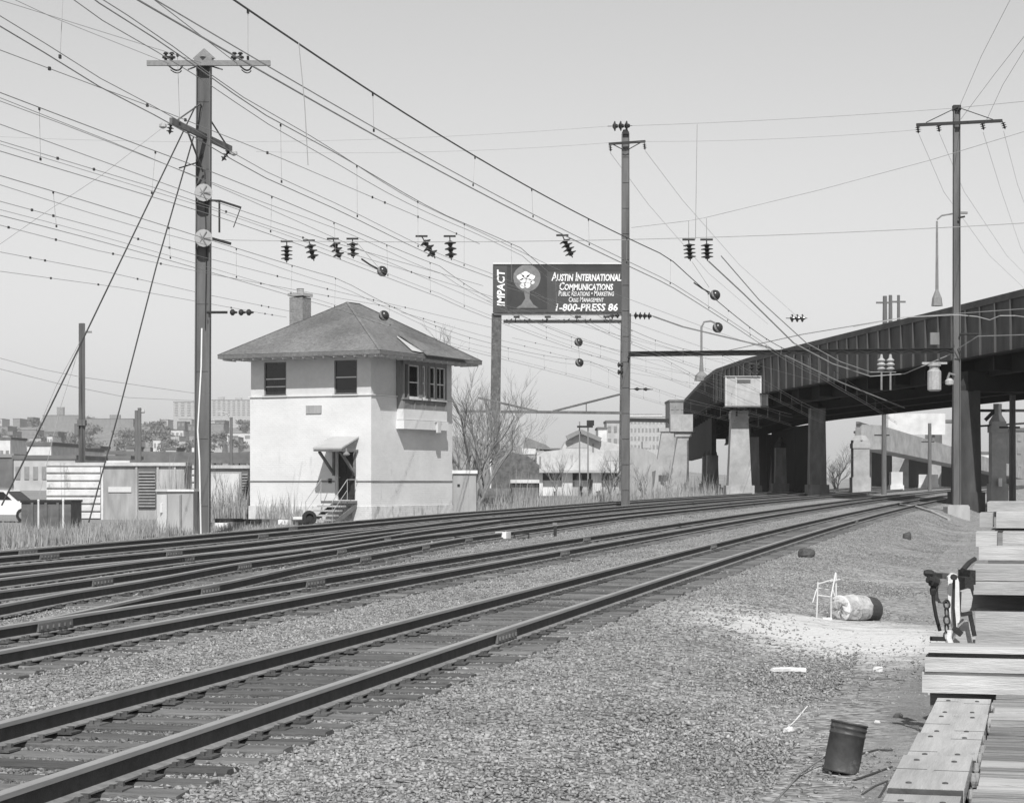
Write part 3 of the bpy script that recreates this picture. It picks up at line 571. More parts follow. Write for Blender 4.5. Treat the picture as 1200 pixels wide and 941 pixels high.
    m = MB(); m.tube([(.0, -.1, Zp(385)), (-.02, -.1, Zp(430)), (-.14, -.1, Zp(505)), (-.08, -.1, Zp(540)), (-.03, -.1, -.05)], .03, 6); m.build('conduit', M['bbwhite'], t)
    m = MB(); m.tube([(.04, -.12, Zp(180)), (-.12, -.25, Zp(192)), (-.75, -.3, Zp(199))], .025, 5); m.tube([(.1, -.1, Zp(200)), (.16, -.14, Zp(300)), (.12, -.1, Zp(385))], .018, 5); m.build('drop_cable', M['dark'], t)
    for z in np.arange(1.0, Zp(90), 2.3): m = MB(); m.bb(-.235 + .004 * z, .235 + .004 * z, -.045, -.032, z, z + .1); m.build('tie_plate', M['steel'], t)
    return t
left_pole()
def mid_pole():
    Y = 120.; b = G(733, Y); pm_ = Y / F; Zp = lambda y: CH - (y - HY) * pm_ - b.z; Xp = lambda x: (x - CX) * pm_ - b.x
    t = thing('catenary_pole', 'tall steel column in front of the right end of the billboard', 'catenary pole', b, group='steel catenary poles')
    m = MB(); h_column(m, Zp(157), .5, .42, -.5, .03, .03); m.build('column', M['steel'], t)
    m = MB(); m.bb(-.2, .2, -.2, .2, Zp(158), Zp(155)); m.lathe((0, 0, Zp(155)), [(.16, 0), (.16, .12), (.05, .15)], 8); m.build('cap', M['dark'], t)
    m = MB(); m.beam((Xp(713), -.3, Zp(170)), (Xp(756), -.3, Zp(167)), .1, .14); ca = m.build('crossarm', M['dark'], t)
    m = MB(); m.beam((0, -.25, Zp(178)), (Xp(718), -.28, Zp(170.5)), .05, .05); m.beam((0, -.25, Zp(178)), (Xp(750), -.28, Zp(168.5)), .05, .05); m.build('brace', M['dark'], ca)
    for x, y in ((714.5, 170), (754.5, 168)): insulator('end_insulator', None, (Xp(x), -.3, Zp(y)), (Xp(x + 1), -.3, Zp(y + 9)), 3, .11, parent=t)
    insulator('top_insulator', None, (Xp(712), 0, Zp(148.3)), (Xp(741), 0, Zp(147.6)), 3, .3, parent=t)
    insulator('strain_insulator', None, (.2, -.2, Zp(370)), (Xp(766), -.2, Zp(371)), 4, .22, parent=t)
    insulator('strain_insulator', None, (-.2, -.2, Zp(370)), (Xp(712), -.2, Zp(371)), 2, .16, parent=t)
    insulator('strain_insulator', None, (.2, -.2, Zp(456)), (Xp(765), -.2, Zp(456.5)), 2, .1, parent=t)
    for y in (428, 436.5):
        m = MB(); m.lathe((Xp(730), -.3, Zp(y)), [(.06, 0), (.14, .05), (.14, .13), (.06, .18), (.16, .24), (.14, .3), (.05, .34)], 10, (-1, 0, 0)); m.build('spool_insulator', M['porc'], t)
    for z in np.arange(1.0, Zp(170), 1.5): m = MB(); m.bb(-.21, .21, -.06, -.032, z, z + .1); m.build('tie_plate', M['steel'], t)
mid_pole()
def right_pole():
    Y = 110.; b = Vector(((1121 - CX) / F * Y, Y, gz((1121 - CX) / F * Y, Y))); pm_ = Y / F; Zp = lambda y: CH - (y - HY) * pm_ - b.z; Xp = lambda x: (x - CX) * pm_ - b.x
    t = thing('catenary_pole', 'slender steel column on a concrete block before the dark bridge, four insulators on its crossarm', 'catenary pole', b, group='steel catenary poles')
    m = MB(); h_column(m, Zp(125), .4, .36, .5, .03, .03); m.build('column', M['steel'], t)
    m = MB()
    zz = .62; m.prism([(-.62, -.6, -.3), (.6, -.6, -.3), (.58, -.6, zz - .1), (.5, -.6, zz), (-.5, -.6, zz), (-.6, -.6, zz - .1)], (0, 1.2, 0)); m.build('footing', M['cab'], t)
    m = MB(); m.bb(-.2, .2, -.2, .2, Zp(130), Zp(124)); m.build('cap', M['dark'], t)
    m = MB(); m.beam((Xp(1072.5), -.3, Zp(148)), (Xp(1173), -.3, Zp(143)), .1, .17); ca = m.build('crossarm', M['dark'], t)
    m = MB(); m.tube([(0, -.25, Zp(127)), (Xp(1084), -.3, Zp(145))], .025, 5); m.tube([(0, -.25, Zp(127)), (Xp(1162), -.3, Zp(141.5))], .025, 5); m.build('stay', M['dark'], ca)
    for x, y, w in ((1074, 148, 1), (1098, 146.5, 1.5), (1149, 144, 2.5), (1173, 143, 3.5)): insulator('hanging_insulator', None, (Xp(x), -.3, Zp(y)), (Xp(x + w), -.3, Zp(y + 10)), 3, .14, parent=t)
    m = MB(); m.tube([(.1, -.2, Zp(392)), (Xp(1145), -.3, Zp(392))], .06, 6); m.build('bracket', M['dark'], t)
    m = MB(); m.tube([(.05, -.2, Zp(256)), (Xp(1129), -.35, Zp(255))], .05, 6); m.build('step_iron', M['dark'], t)
    m = MB(); m.tube([(-.15, -.2, Zp(440)), (Xp(1111), -.35, Zp(438)), (Xp(1109), -.35, Zp(444))], .07, 6); m.build('lamp_bracket', M['steel2'], t)
    m = MB(); m.lathe((Xp(1111), -.35, Zp(452)), [(.05, 0), (.22, .05), (.24, .25), (.1, .38)], 10); m.build('lamp_head', M['porcl'], t)
right_pole()
# horizontal beam between the two far columns
a, b = P(737, 415, 119.8), P(1117, 411, 109.8)
t = thing('cross_beam', 'dark horizontal lattice beam from the billboard column across to the column before the bridge', 'signal beam', a)
m = MB(); m.beam((0, 0, .0), b - a, .12, .2); m.build('web', M['dark'], t); m = MB(); m.beam((0, 0, .125), b - a + Vector((0, 0, .125)), .26, .045); m.build('chord', M['dark'], t); m = MB(); m.beam((0, 0, -.125), b - a + Vector((0, 0, -.125)), .26, .045); m.build('chord', M['dark'], t)
m = MB(); n = 40
for i in range(n):
    p = (b - a) * (i / n) + Vector((0, -.09, .08 if i % 2 else -.1)); q = (b - a) * ((i + 1) / n) + Vector((0, -.09, -.1 if i % 2 else .08)); m.beam(p, q, .05, .06)
m.build('lacing', M['dark'], t)['kind'] = 'stuff'

def sagged(p, q, sag, n=12):
    p, q = Vector(p), Vector(q); return [p.lerp(q, i / n) - Vector((0, 0, sag * 4 * (i / n) * (1 - i / n))) for i in range(n + 1)]
def wire(name, label, pts, r=.012, group='overhead wires', m='wire', n=4, cat='wire'):
    mb = MB(); o = Vector(pts[0]); mb.tube([Vector(p) - o for p in pts], r, n); return tag(mb.build(name, M[m], None, o), label, cat, group)
def interp(kn, s):
    for (a, va), (b_, vb) in zip(kn, kn[1:]):
        if s <= b_: t = max(0, (s - a) / (b_ - a)); return va + (vb - va) * t
    return kn[-1][1]
def span_sag(kn, s):       # smooth parabola between support knots (s, z, sag below the chord)
    for (a, va, _), (b_, vb, sg) in zip(kn, kn[1:]):
        if s <= b_: t = (s - a) / (b_ - a); return va + (vb - va) * t - sg * 4 * t * (1 - t)
    return kn[-1][1]
def catenary(label, cf, s0, s1, mk, ck, extra=(), twin=False, seed=0, r=.014, mw='wire'):
    rd = random.Random(seed); p0 = tpoint(cf, 40, 0)
    t = thing('catenary', label, 'catenary wires', (p0.x, p0.y, span_sag(mk, 40)), group='catenary wires over the tracks'); o = Vector(t.location)
    ss = list(np.arange(s0, s1, 2.5)) + [s1]
    def at(s, z, off=0): q = tpoint(cf, s, off); return Vector((q.x, q.y, z)) - o
    st = lambda s: .18 * math.sin(s * .09 + seed)
    def mz(s): return span_sag(mk, s)
    def cz(s): return span_sag(ck, s)
    m = MB(); m.tube([at(s, mz(s), st(s)) for s in ss], r, 5); m.build('messenger_wire', M[mw], t)
    if twin: m = MB(); m.tube([at(s, mz(s) - .22 - .05 * math.sin(s * .3), st(s) + .05) for s in ss], r * .7, 5); m.build('auxiliary_wire', M['wire'], t)
    m = MB(); m.tube([at(s, cz(s), st(s)) for s in ss], r * .85, 5); m.build('contact_wire', M['wire'], t)
    m = MB(); m.tube([at(s, cz(s) + .12, st(s) + .02) for s in ss], r * .6, 4); m.build('auxiliary_wire', M['wire'], t)
    s = s0 + 3
    while s < s1 - 2:
        a, b_ = at(s, mz(s), st(s)), at(s + rd.uniform(-.2, .2), cz(s) + .06, st(s))
        if (a - b_).length > .35:
            m = MB(); m.tube([a, b_], .005, 4); h = m.build('hanger', M['wire'], t)
            for c_ in (a - Vector((0, 0, .03)), b_ + Vector((0, 0, .02))): m = MB(); m.box(c_, (.03, .065, .05)); m.build('clip', M['dark'], h)
        s += rd.uniform(5.2, 8.0) if s < 120 else 6
    for z, sg, off in extra:
        m = MB(); m.tube([at(s, z(s), off) for s in ss], r * .8, 4); m.build('feeder_wire', M['wire'], t)
    return t
f2, f3, f4, f5 = center_fn(K2), center_fn(K3), center_fn(K4), center_fn(K5)
catenary('thick catenary over the second track, nearest the camera and crossing the top of the photograph', f2, 12, 168, [(8, 8.9, 0), (66, 9.0, .35), (117, 8.7, .7), (170, 7.3, .35)], [(8, 7.75, 0), (66, 8.1, .05), (117, 7.6, .1), (170, 6.3, .05)], seed=1, r=.016, mw='wired')
catenary('catenary with a twin messenger over the third track, passing the top of the steel column', f3, 16, 168, [(10, 8.7, 0), (66, 9.4, .12), (117, 8.9, .7), (170, 7.3, .3)], [(10, 7.4, 0), (66, 8.05, .03), (117, 7.7, .05), (170, 6.3, .05)], [(lambda s: 9.2 + .013 * (s - 30), 0, -.6)], True, 2, r=.011)
catenary('catenary over the fourth track, passing behind the steel column above the tower roof', f4, 20, 175, [(10, 9.2, 0), (70, 9.3, .35), (117, 8.9, .6), (176, 7.4, .3)], [(10, 7.6, 0), (70, 8.2, .03), (117, 7.8, .05), (176, 6.4, .05)], [], True, 3, r=.010)
catenary('farthest catenary, over the track beside the tower', f5, 24, 185, [(10, 8.7, 0), (70, 8.9, .35), (117, 8.7, .6), (186, 7.6, .3)], [(10, 7.4, 0), (70, 7.8, .03), (117, 7.5, .05), (186, 6.5, .05)], [(lambda s: 9.8 - .004 * s, 0, 1.5)], True, 4, r=.010)
# cross spans
wire('span_wire', 'long level wire across all tracks carrying the row of dark insulators', sagged(P(244, 281, 70), P(1212, 261, 63), .28, 24), .013)
wire('span_wire', 'top wire running from the billboard column to the top of the column before the bridge', sagged(P(741, 147.6, 120), P(1120, 127, 110), .1, 16) + [P(1212, 118, 105)], .013)
wire('span_wire', 'faint top wire leaving the billboard column towards the left', sagged(P(-10, 160, 128), P(712, 148.3, 120), .6, 16), .01, m='wirel')
wire('span_wire', 'faint wire just below the top of the two far columns', sagged(P(300, 178, 124), P(735, 166, 120), .3, 12) + sagged(P(735, 166, 120), P(1080, 152, 110), .2, 12)[1:], .01, m='wirel')
wire('span_wire', 'slack wire rising to the right edge from the paired insulators', [P(740, 267, 67), P(807, 259, 66), P(828, 255, 66), P(960, 223, 65), P(1090, 188, 64), P(1215, 150, 62)], .01)
for i, (pts, lab) in enumerate((
    ([P(1118, 140, 110), P(1150, 66, 96), P(1190, -12, 82)], 'left one of the wires climbing from the crossarm pole to the top right corner'),
    ([P(1126, 140, 110), P(1165, 88, 96), P(1212, 28, 82)], 'middle one of the wires climbing from the crossarm pole to the top right corner'),
    ([P(1152, 150, 110), P(1175, 100, 98), P(1212, 40, 86)], 'right one of the wires climbing from the crossarm pole to the top right corner'),
    ([P(1077, 158, 110), P(1106, 225, 132), P(1160, 300, 165), P(1215, 352, 200)], 'wire dropping away from the left end of the crossarm towards the bridge'),
    ([P(1101, 157, 110), P(1130, 225, 132), P(1180, 300, 165), P(1215, 335, 190)], 'wire dropping away from the second insulator of the crossarm'),
    ([P(1152, 155, 110), P(1172, 220, 130), P(1196, 290, 155), P(1215, 325, 180)], 'wire dropping away from the third insulator of the crossarm'),
    ([P(1176, 154, 110), P(1192, 215, 128), P(1215, 280, 150)], 'wire dropping away from the right end of the crossarm'))):
    wire('line_wire', lab, pts, .01, 'line wires on the right crossarm', m='wirel')
for pts, lab in (([P(715, 179, 120), P(760, 240, 140), P(830, 320, 170), P(900, 380, 205)], 'faint wire falling from the left end of the billboard column crossarm'),
                 ([P(756, 177, 120), P(800, 235, 140), P(866, 310, 170), P(935, 372, 205)], 'faint wire falling from the right end of the billboard column crossarm')):
    wire('line_wire', lab, pts, .011, 'line wires on the far crossarm', m='wirel')
wire('line_wire', 'wire reaching the right end of the upper crossarm on the left column', [P(60, -90, 44), P(178, -2, 52), P(278, 75, 69.7)], .013, 'line wires on the left crossarm')
wire('line_wire', 'pale wire slanting up from the left column to the top edge', [P(198, 75, 69.7), P(60, 20, 62), P(-30, -22, 55)], .009, 'line wires on the left crossarm', m='wirel')
# heavy feeder from the billboard column under the bridge
wire('feeder_cable', 'heavy feeder cable descending from the billboard column insulators to under the bridge', [P(766, 371, 119.8), P(800, 383, 122), P(900, 407, 130), P(985, 448, 140), P(1060, 478, 150)], .05, 'feeder cables')
wire('feeder_cable', 'pale slack cable dipping in front of the bridge girder', [P(830, 306, 100), P(872, 345, 104), P(930, 402, 108), P(975, 426, 110), P(1020, 441, 112), P(1060, 438, 112), P(1110, 417, 111), P(1146, 394, 108), P(1212, 392, 104)], .035, 'feeder cables', 'wirel')
wire('feeder_cable', 'thin cable dipping just above the pale one before the girder', [P(845, 300, 100), P(890, 352, 104), P(945, 402, 108), P(985, 424, 110), P(1020, 436, 112), P(1050, 436, 112)], .025, 'feeder cables', 'wirel')
wire('feeder_cable', 'white looped cable hanging along the top of the girder at right', [P(1000, 383, 108), P(1060, 372, 108), P(1121, 369, 108), P(1145, 371, 108), P(1160, 375, 107.5), P(1172, 370, 107), P(1190, 370, 107), P(1212, 373, 106)], .03, 'feeder cables', 'cab')
wire('feeder_cable', 'long wire running level along the girder face to the right edge', [P(830, 416, 125), P(940, 392, 118), P(1060, 372, 112), P(1212, 361, 104)], .03, 'feeder cables', 'wirel')
wire('guy_wire', 'guy wire from the left column reaching the ground at the left edge', [P(229, 125, 70), P(138, 313, 66), P(60, 475, 62), P(2, 592, 59)], .024, 'guy wires of the left column', 'wired', cat='guy wire')
wire('guy_wire', 'guy wire from the left column coming down by the ribbed hut', [P(227, 160, 70), P(183, 313, 68), P(140, 480, 65), P(104, 612, 63)], .024, 'guy wires of the left column', 'wired', cat='guy wire')
for pl, Y0, Y1, lab in (([(-8, 56), (200, 134), (330, 186), (480, 250), (562, 286)], 36, 66, 'faint feeder wire just below the twin messenger, upper left'), ([(-8, 143), (230, 229), (400, 287), (566, 335)], 40, 76, 'feeder wire passing the middle of the steel column'),
    ([(-8, 163), (187, 222), (400, 294), (590, 352)], 44, 88, 'feeder wire with small clamps below the middle of the column'), ([(-8, 234), (125, 270), (240, 302), (400, 343), (576, 384)], 48, 104, 'clamped feeder wire running down to the tower roof'),
    ([(-8, 262), (115, 294), (250, 322), (400, 350), (470, 362)], 52, 86, 'second clamped feeder wire running down to the tower roof'), ([(-8, 294), (130, 320), (250, 347), (345, 366)], 56, 86, 'low feeder wire ending behind the chimney'),
    ([(-8, 317), (140, 337), (300, 366), (336, 372)], 58, 86, 'lowest feeder wire passing left of the chimney'), ([(188, 152), (120, 205), (58, 246), (-8, 292)], 69, 64, 'faint stay wire going down left from the bracket arm'), ([(-8, -2), (140, 44), (236, 74)], 54, 69, 'faint wire reaching the steel column cap from the left'),
    ([(590, 336), (735, 376), (860, 420), (960, 448)], 82, 150, 'feeder wire falling from the billboard to the girder'), ([(570, 352), (735, 396), (850, 426)], 90, 150, 'second feeder wire falling from the billboard to the girder'), ([(600, 396), (735, 426), (846, 446)], 110, 165, 'thin feeder wire below the cross beam'), ([(470, 366), (560, 392), (735, 436), (850, 456)], 88, 168, 'lowest feeder wire below the cross beam')):
    a0 = pl[0][0]; a1 = pl[-1][0]; pts = [P(x, y, 1 / (1 / Y0 + (1 / Y1 - 1 / Y0) * (x - a0) / (a1 - a0))) for x, y in pl]
    w = wire('feeder_wire', lab, pts, .0085, 'feeder wires over the yard'); rd = random.Random(len(lab))
    if 'clamp' in lab or 'low' in lab:
        for p, q in zip(pts, pts[1:]):
            for k in range(2): c_ = p.lerp(q, rd.uniform(.1, .9)) - Vector(w.location) ; m = MB(); m.box(c_, (.045, .08, .06)); m.build('clip', M['dark'], w)
# insulator strings on the long level wire
strings = [(336, 283, 336, 308, 4, 'leftmost insulator string on the level wire, beside the steel column'), (362, 282, 368, 306, 3, 'second insulator string from the left on the level wire'), (390, 280, 399, 304, 3, 'third insulator string from the left, tilted, above the tower roof'),
           (413, 280, 414, 303, 3, 'fourth insulator string from the left, hanging plumb above the tower roof'), (494, 277, 510, 303, 3, 'strongly tilted insulator string left of the billboard top'), (527, 277, 529, 305, 3, 'plumb insulator string left of the billboard top'),
           (659, 276, 671, 302, 4, 'tilted insulator string right above the billboard'), (807, 281, 809, 306, 4, 'left one of the paired insulator strings right of the billboard column'), (828, 281, 829, 306, 4, 'right one of the paired insulator strings right of the billboard column')]
for x0, y0, x1, y1, nd, lab in strings: Y = 70 - 7 * (x0 - 244) / 968; insulator('insulator_string', lab, P(x0, y0, Y), P(x1, y1, Y), nd, .2, cap=True)
insulator('insulator_string', 'dark strain insulator floating in the wire over the bridge top', P(921, 373, 100), P(946, 373, 99.6), 3, .2)
for x, y, Y, lab in ((448, 318, 67, 'round ball weight above the tower roof, upper one'), (450, 370, 78, 'round ball weight touching the tower roof ridge'), (838, 346, 85, 'upper ball weight right of the billboard column'), (841, 384, 84.5, 'lower ball weight right of the billboard column'),
                     (678, 401, 100, 'upper small ball weight under the billboard'), (679, 425, 100, 'lower small ball weight under the billboard')):
    q = P(x, y, Y); t = thing('ball_weight', lab, 'ball weight', q, group='ball weights in the wires'); r_ = 6.2 / F * Y if x > 700 or x < 600 else 5 / F * Y
    m = MB(); m.lathe((0, 0, 0), [(r_ * math.sin(a), -r_ * math.cos(a)) for a in np.linspace(.12, math.pi - .12, 9)], 14, (.6, -.4, .3)); m.build('ball', M['porc'], t, smooth=True)
    m = MB(); m.lathe((0, 0, 0), [(r_ * 1.04, -.04), (r_ * 1.06, 0), (r_ * 1.04, .04)], 14, (.6, -.4, .3)); m.build('band', M['steel2'], t)
    if y in (318, 346): m = MB(); m.tube([(-r_ * .9, .1, r_ * .5), (-r_ * 2.4, .1, r_ * 1.3), (-r_ * 4, .1, r_ * 2.4)], .03, 5); m.build('link', M['dark'], t)
for (x0, y0, x1, y1, Y, lab) in ((678, 406, 679, 420, 100, 'short tie wire between the two small ball weights under the billboard'), (811, 307, 831, 337, 76, 'dark strain link from the paired insulators to the upper ball weight'), (807, 259, 807, 281, 66, 'short dropper above the left paired insulator string'), (828, 256, 828, 281, 66, 'short dropper above the right paired insulator string'),
                                 (817, 146, 815, 281, 67, 'long thin vertical wire between the billboard column and the paired insulators'), (350, 50, 361, 194, 32, 'long hanging drop wire with a clip at its end, upper left'), (418, 284, 443, 313, 67, 'strain link above the tower roof')):
    wire('drop_wire', lab, [P(x0, y0, Y), P((x0 + x1) / 2 + (1.5 if Y < 40 else 0), (y0 + y1) / 2, Y), P(x1, y1, Y)], .009 if Y < 60 else .014, 'drop wires')
# far lattice beam behind the billboard and its struts
t = thing('far_cross_beam', 'thin far beam with slanting struts between the billboard post and the column', 'signal beam', P(540, 482, 150))
o_b = Vector(t.location); m = MB(); m.beam((0, 0, 0), P(735, 484, 150) - o_b, .18, .2); m.build('chord', M['steel'], t)
m = MB(); m.tube([P(648, 482, 150) - o_b, P(735, 460, 150) - o_b], .08, 5); m.tube([P(560, 466, 150) - o_b, P(630, 482, 150) - o_b], .08, 5); m.build('strut', M['steel'], t)
m = MB(); m.tube([P(687, 471, 150) - o_b, P(687, 483, 150) - o_b], .05, 4); m.build('hanger', M['steel'], t)

# ---------------------------------------------------------------- road bridge
PATH = [(36.5, 72), (29, 131), (24.6, 165), (21.6, 190), (20.6, 208), (21.1, 224), (23.9, 284), (29, 340)]
_p = np.array([np.array(a) + (np.array(b) - np.array(a)) * k / 8 for a, b in zip(PATH, PATH[1:]) for k in range(8)] + [np.array(PATH[-1], float)]); _l = np.concatenate([[0], np.cumsum(np.hypot(*np.diff(_p, axis=0).T))]); BL = _l[-1]
def bp(l, off=0.):
    """point on the bridge's near edge at length l, moved off metres to its far side"""
    a = np.array([np.interp(l, _l, _p[:, 0]), np.interp(l, _l, _p[:, 1])]); b = np.array([np.interp(min(l + 1, BL), _l, _p[:, 0]), np.interp(min(l + 1, BL), _l, _p[:, 1])]); c = np.array([np.interp(max(l - 1, 0), _l, _p[:, 0]), np.interp(max(l - 1, 0), _l, _p[:, 1])])
    d = (b - c) / np.hypot(*(b - c)); nrm = np.array([d[1], -d[0]]); q = a + nrm * off
    return q[0], q[1], math.atan2(d[1], d[0])
def lofted(mb, off0, off1, z0, z1, l0=0, l1=None, step=3.0, o=(0, 0, 0)):
    l1 = BL if l1 is None else l1; n = max(2, int((l1 - l0) / step)); base = len(mb.v)
    for i in range(n + 1):
        l = l0 + (l1 - l0) * i / n
        for of, z in ((off0, z0), (off1, z0), (off1, z1), (off0, z1)): x, y, _ = bp(l, of); mb.v.append((x - o[0], y - o[1], z - o[2]))
    for i in range(n):
        for j in range(4): a, b_ = base + i * 4 + j, base + i * 4 + (j + 1) % 4; mb.f.append((a, b_, b_ + 4, a + 4)); mb.mi.append(0)
    mb.f += [(base + 3, base + 2, base + 1, base), tuple(base + n * 4 + j for j in range(4))]; mb.mi += [0, 0]; return mb
def bridge():
    x, y, _ = bp(60); o = (x, y, gz(x, y))
    t = thing('road_bridge', 'long dark steel road bridge with ribbed girder face crossing over the tracks at right', 'bridge', o)
    zb, zt, W = 9.6, 13.1, 9.0; bz = o[2]
    lofted(MB(), 0, .12, zb, zt - .45, o=o).build('girder_face', M['girder'], t)
    lofted(MB(), -.12, .3, zt - .45 + .002, zt - .3, o=o).build('top_flange', M['girder'], t)
    lofted(MB(), -.02, .2, zt - .298, zt, o=o).build('parapet', M['girder'], t)
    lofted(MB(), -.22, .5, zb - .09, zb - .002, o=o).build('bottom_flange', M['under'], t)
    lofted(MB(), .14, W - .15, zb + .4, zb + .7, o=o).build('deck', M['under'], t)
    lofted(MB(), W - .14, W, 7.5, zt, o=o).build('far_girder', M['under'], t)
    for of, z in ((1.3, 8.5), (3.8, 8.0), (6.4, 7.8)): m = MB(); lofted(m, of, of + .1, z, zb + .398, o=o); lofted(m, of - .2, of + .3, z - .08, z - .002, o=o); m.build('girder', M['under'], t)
    sm = MB(); sm.bb(-.05, .05, -.16, -.004, zb, zt - .46); sme = sm.mesh('stiffener', M['girder'])
    l = 2.0
    while l < BL - 2: x, y, a = bp(l); put('stiffener', sme, t, (x - o[0], y - o[1], -bz), a + math.pi); l += 2.6 
    fb = MB(); fb.bb(-.12, .12, .15, W - .2, 8.75, zb + .39); fbm = None
    l = 3.
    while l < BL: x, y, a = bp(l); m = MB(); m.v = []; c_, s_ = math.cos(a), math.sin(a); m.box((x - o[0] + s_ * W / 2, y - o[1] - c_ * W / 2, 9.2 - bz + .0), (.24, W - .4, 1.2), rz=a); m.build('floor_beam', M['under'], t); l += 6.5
    # piers: (near-edge length, offset, width, base width, top z, material, cap)
    def pier(l, off, w, wb, d, zt_, mt, cap=True, name='pier'):
        x, y, a = bp(l, off); zg_ = gz(x, y) - .3; m = MB(); f = lambda hw, hd, z: [(-hw, -hd, z), (hw, -hd, z), (hw, hd, z), (-hw, hd, z)]
        v = f(wb / 2, d / 2, zg_) + f(w / 2, d * .42, zt_ - .9) + f(w / 2, d * .42, zt_); v = v[:8] + v[8:]
        fs = [(3, 2, 1, 0), (8, 9, 10, 11)] + [(i + 4 * k, (i + 1) % 4 + 4 * k, (i + 1) % 4 + 4 * k + 4, i + 4 * k + 4) for k in range(2) for i in range(4)]
        m.add(v, fs)
        pz = MB(); pz.box((0, 0, zg_ + .5), (wb + .35, d + .35, 1.6))
        m.v = [(vx + x - o[0], vy + y - o[1], vz - bz) for vx, vy, vz in m.v]; p = m.build(name, mt, t)
        pz.v = [(vx + x - o[0], vy + y - o[1], vz - bz) for vx, vy, vz in pz.v]; pz.build('pedestal', mt, p)
        if cap: c = MB(); c.box((x - o[0], y - o[1], zt_ - bz - .45), (w + .12, d * .84 + .12, .5)); c.build('pier_cap', mt, p)
        b = MB(); b.lathe((x - o[0], y - o[1], zt_ - bz), [(.55, 0), (.5, .35), (.2, .8), (.2, 1.0)], 4); b.build('bearing', M['dark'], p)
        return p
    at = lambda Y: float(np.interp(Y, _p[:, 1], _l))
    pier(at(131), .05, 1.5, 1.62, 1.7, 7.5, M['conc_shade'], False)  # front pier near black: shade of the deck put into its concrete
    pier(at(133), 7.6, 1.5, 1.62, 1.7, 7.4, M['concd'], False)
    m = MB(); x, y, a = bp(at(131), 4.3); m.box((x - o[0], y - o[1], 8.1 - bz), (1.5, 8.8, 1.3), rz=a); m.build('cross_head', M['under'], t)
    pier(at(186), -1.5, 1.55, 2.2, 2.0, 8.1, M['conc'])
    pier(at(176), 3.0, 1.3, 1.5, 1.5, 8.0, M['concd'], False); pier(at(214), 3.4, 1.0, 1.2, 1.3, 5.5, M['concd'], False); pier(at(198), 1.9, 1.5, 1.7, 1.8, 6.0, M['concd'], False); pier(at(200), 5.2, 1.0, 1.2, 1.3, 5.0, M['concd'], False)  # inner piers in darker concrete: shade under the deck in the colour
    m = MB(); x, y, a = bp(at(186), 2.6); m.box((x - o[0], y - o[1], 8.25 - bz), (1.0, 8.0, .9), rz=a); m.build('cross_head', M['under'], t)
    lofted(MB(), 8.2, 8.8, -.2, 7.3, at(196), at(236), o=o).build('retaining_wall', M['under'], t); lofted(MB(), 8.2, 8.8, -.2, 7.3, at(243), at(320), o=o).build('retaining_wall', M['under'], t)
    lofted(MB(), .6, 1.1, 4.6, 9.3, at(222), at(286), o=o).build('side_wall', M['under'], t)
    for Y in (226, 236): pier(at(Y), .9, 1.2, 1.4, 1.5, 4.6, M['concd'], False)
    # small fittings on the girder face
    m = MB(); q = P(1095, 397, 127) ; m.box((q.x - o[0], q.y - o[1], q.z - bz), (.55, .3, .75)); m.build('sign_plate', M['concd'], t)
    return t
bridge()
# white boxed cabinet in front of the girder
q = P(874, 459, 184); t = thing('equipment_box', 'pale boxed panel hut hung in front of the bridge girder above a light pier', 'equipment box', q)
m = MB(); m.bb(-1.85, 1.85, -.6, .6, -1.3, 1.3); m.build('box_wall', M['bigb'], t)
for x in (-1.85, -.95, 1.3, 1.85): m = MB(); m.bb(x - .06, x + .06, -.68, -.602, -1.3, 1.3); m.build('frame', M['bbwhite'] if x > 0 else M['stucco'], t)
m = MB(); m.bb(-.85, .35, -.64, -.602, .75, 1.05); m.build('vent', M['fdark'], t); m = MB(); m.bb(-1.95, 2.0, -.72, .7, 1.302, 1.38); m.build('roof', M['bigb'], t); m = MB(); m.bb(-1.95, 2.0, -.75, .6, -1.42, -1.302); m.build('floor', M['fdark'], t)
for x in (.5, 1.15): insulator('roof_insulator', None, (x, -.2, 1.4), (x, -.2, 2.7), 3, .3, parent=t)
m = MB(); m.beam((-.8, .2, -1.3), (-.8, .2, -2.2), .15, .15); m.beam((.5, .2, -1.3), (.3, .2, -2.2), .15, .15); m.build('post', M['dark'], t)
# insulators, hanging frame and transformer under the girder
for i, (x, lab) in enumerate(((1033, 'left one of two pale post insulators hanging before the girder shadow'), (1043.5, 'right one of two pale post insulators hanging before the girder shadow'))):
    q = P(x, 424, 116); t = thing('post_insulator', lab, 'insulator', q, group='post insulators before the girder')
    m = MB(); m.lathe((0, 0, -.5), [(.1, 0), (.25, .1), (.1, .22), (.27, .34), (.12, .46), (.24, .58), (.1, .7), (.05, .95)], 10); m.build('shed', M['porcl'], t)
    m = MB(); m.tube([(0, 0, -.5), (0, 0, -1.6)], .06, 6); m.build('stem', M['steel2'], t)
q = P(1095, 442, 124); t = thing('transformer', 'white cylindrical transformer hanging under the girder beside the right column', 'transformer', q)
m = MB(); m.lathe((0, 0, -.85), [(.3, 0), (.42, .08), (.42, 1.2), (.3, 1.3), (.3, 1.5), (.4, 1.52), (.4, 1.7), (.1, 1.75)], 12); m.build('tank', M['porcl'], t); m = MB(); m.bb(-.75, .75, -.12, .12, .78, .9); m.build('hanger_bar', M['porcl'], t)
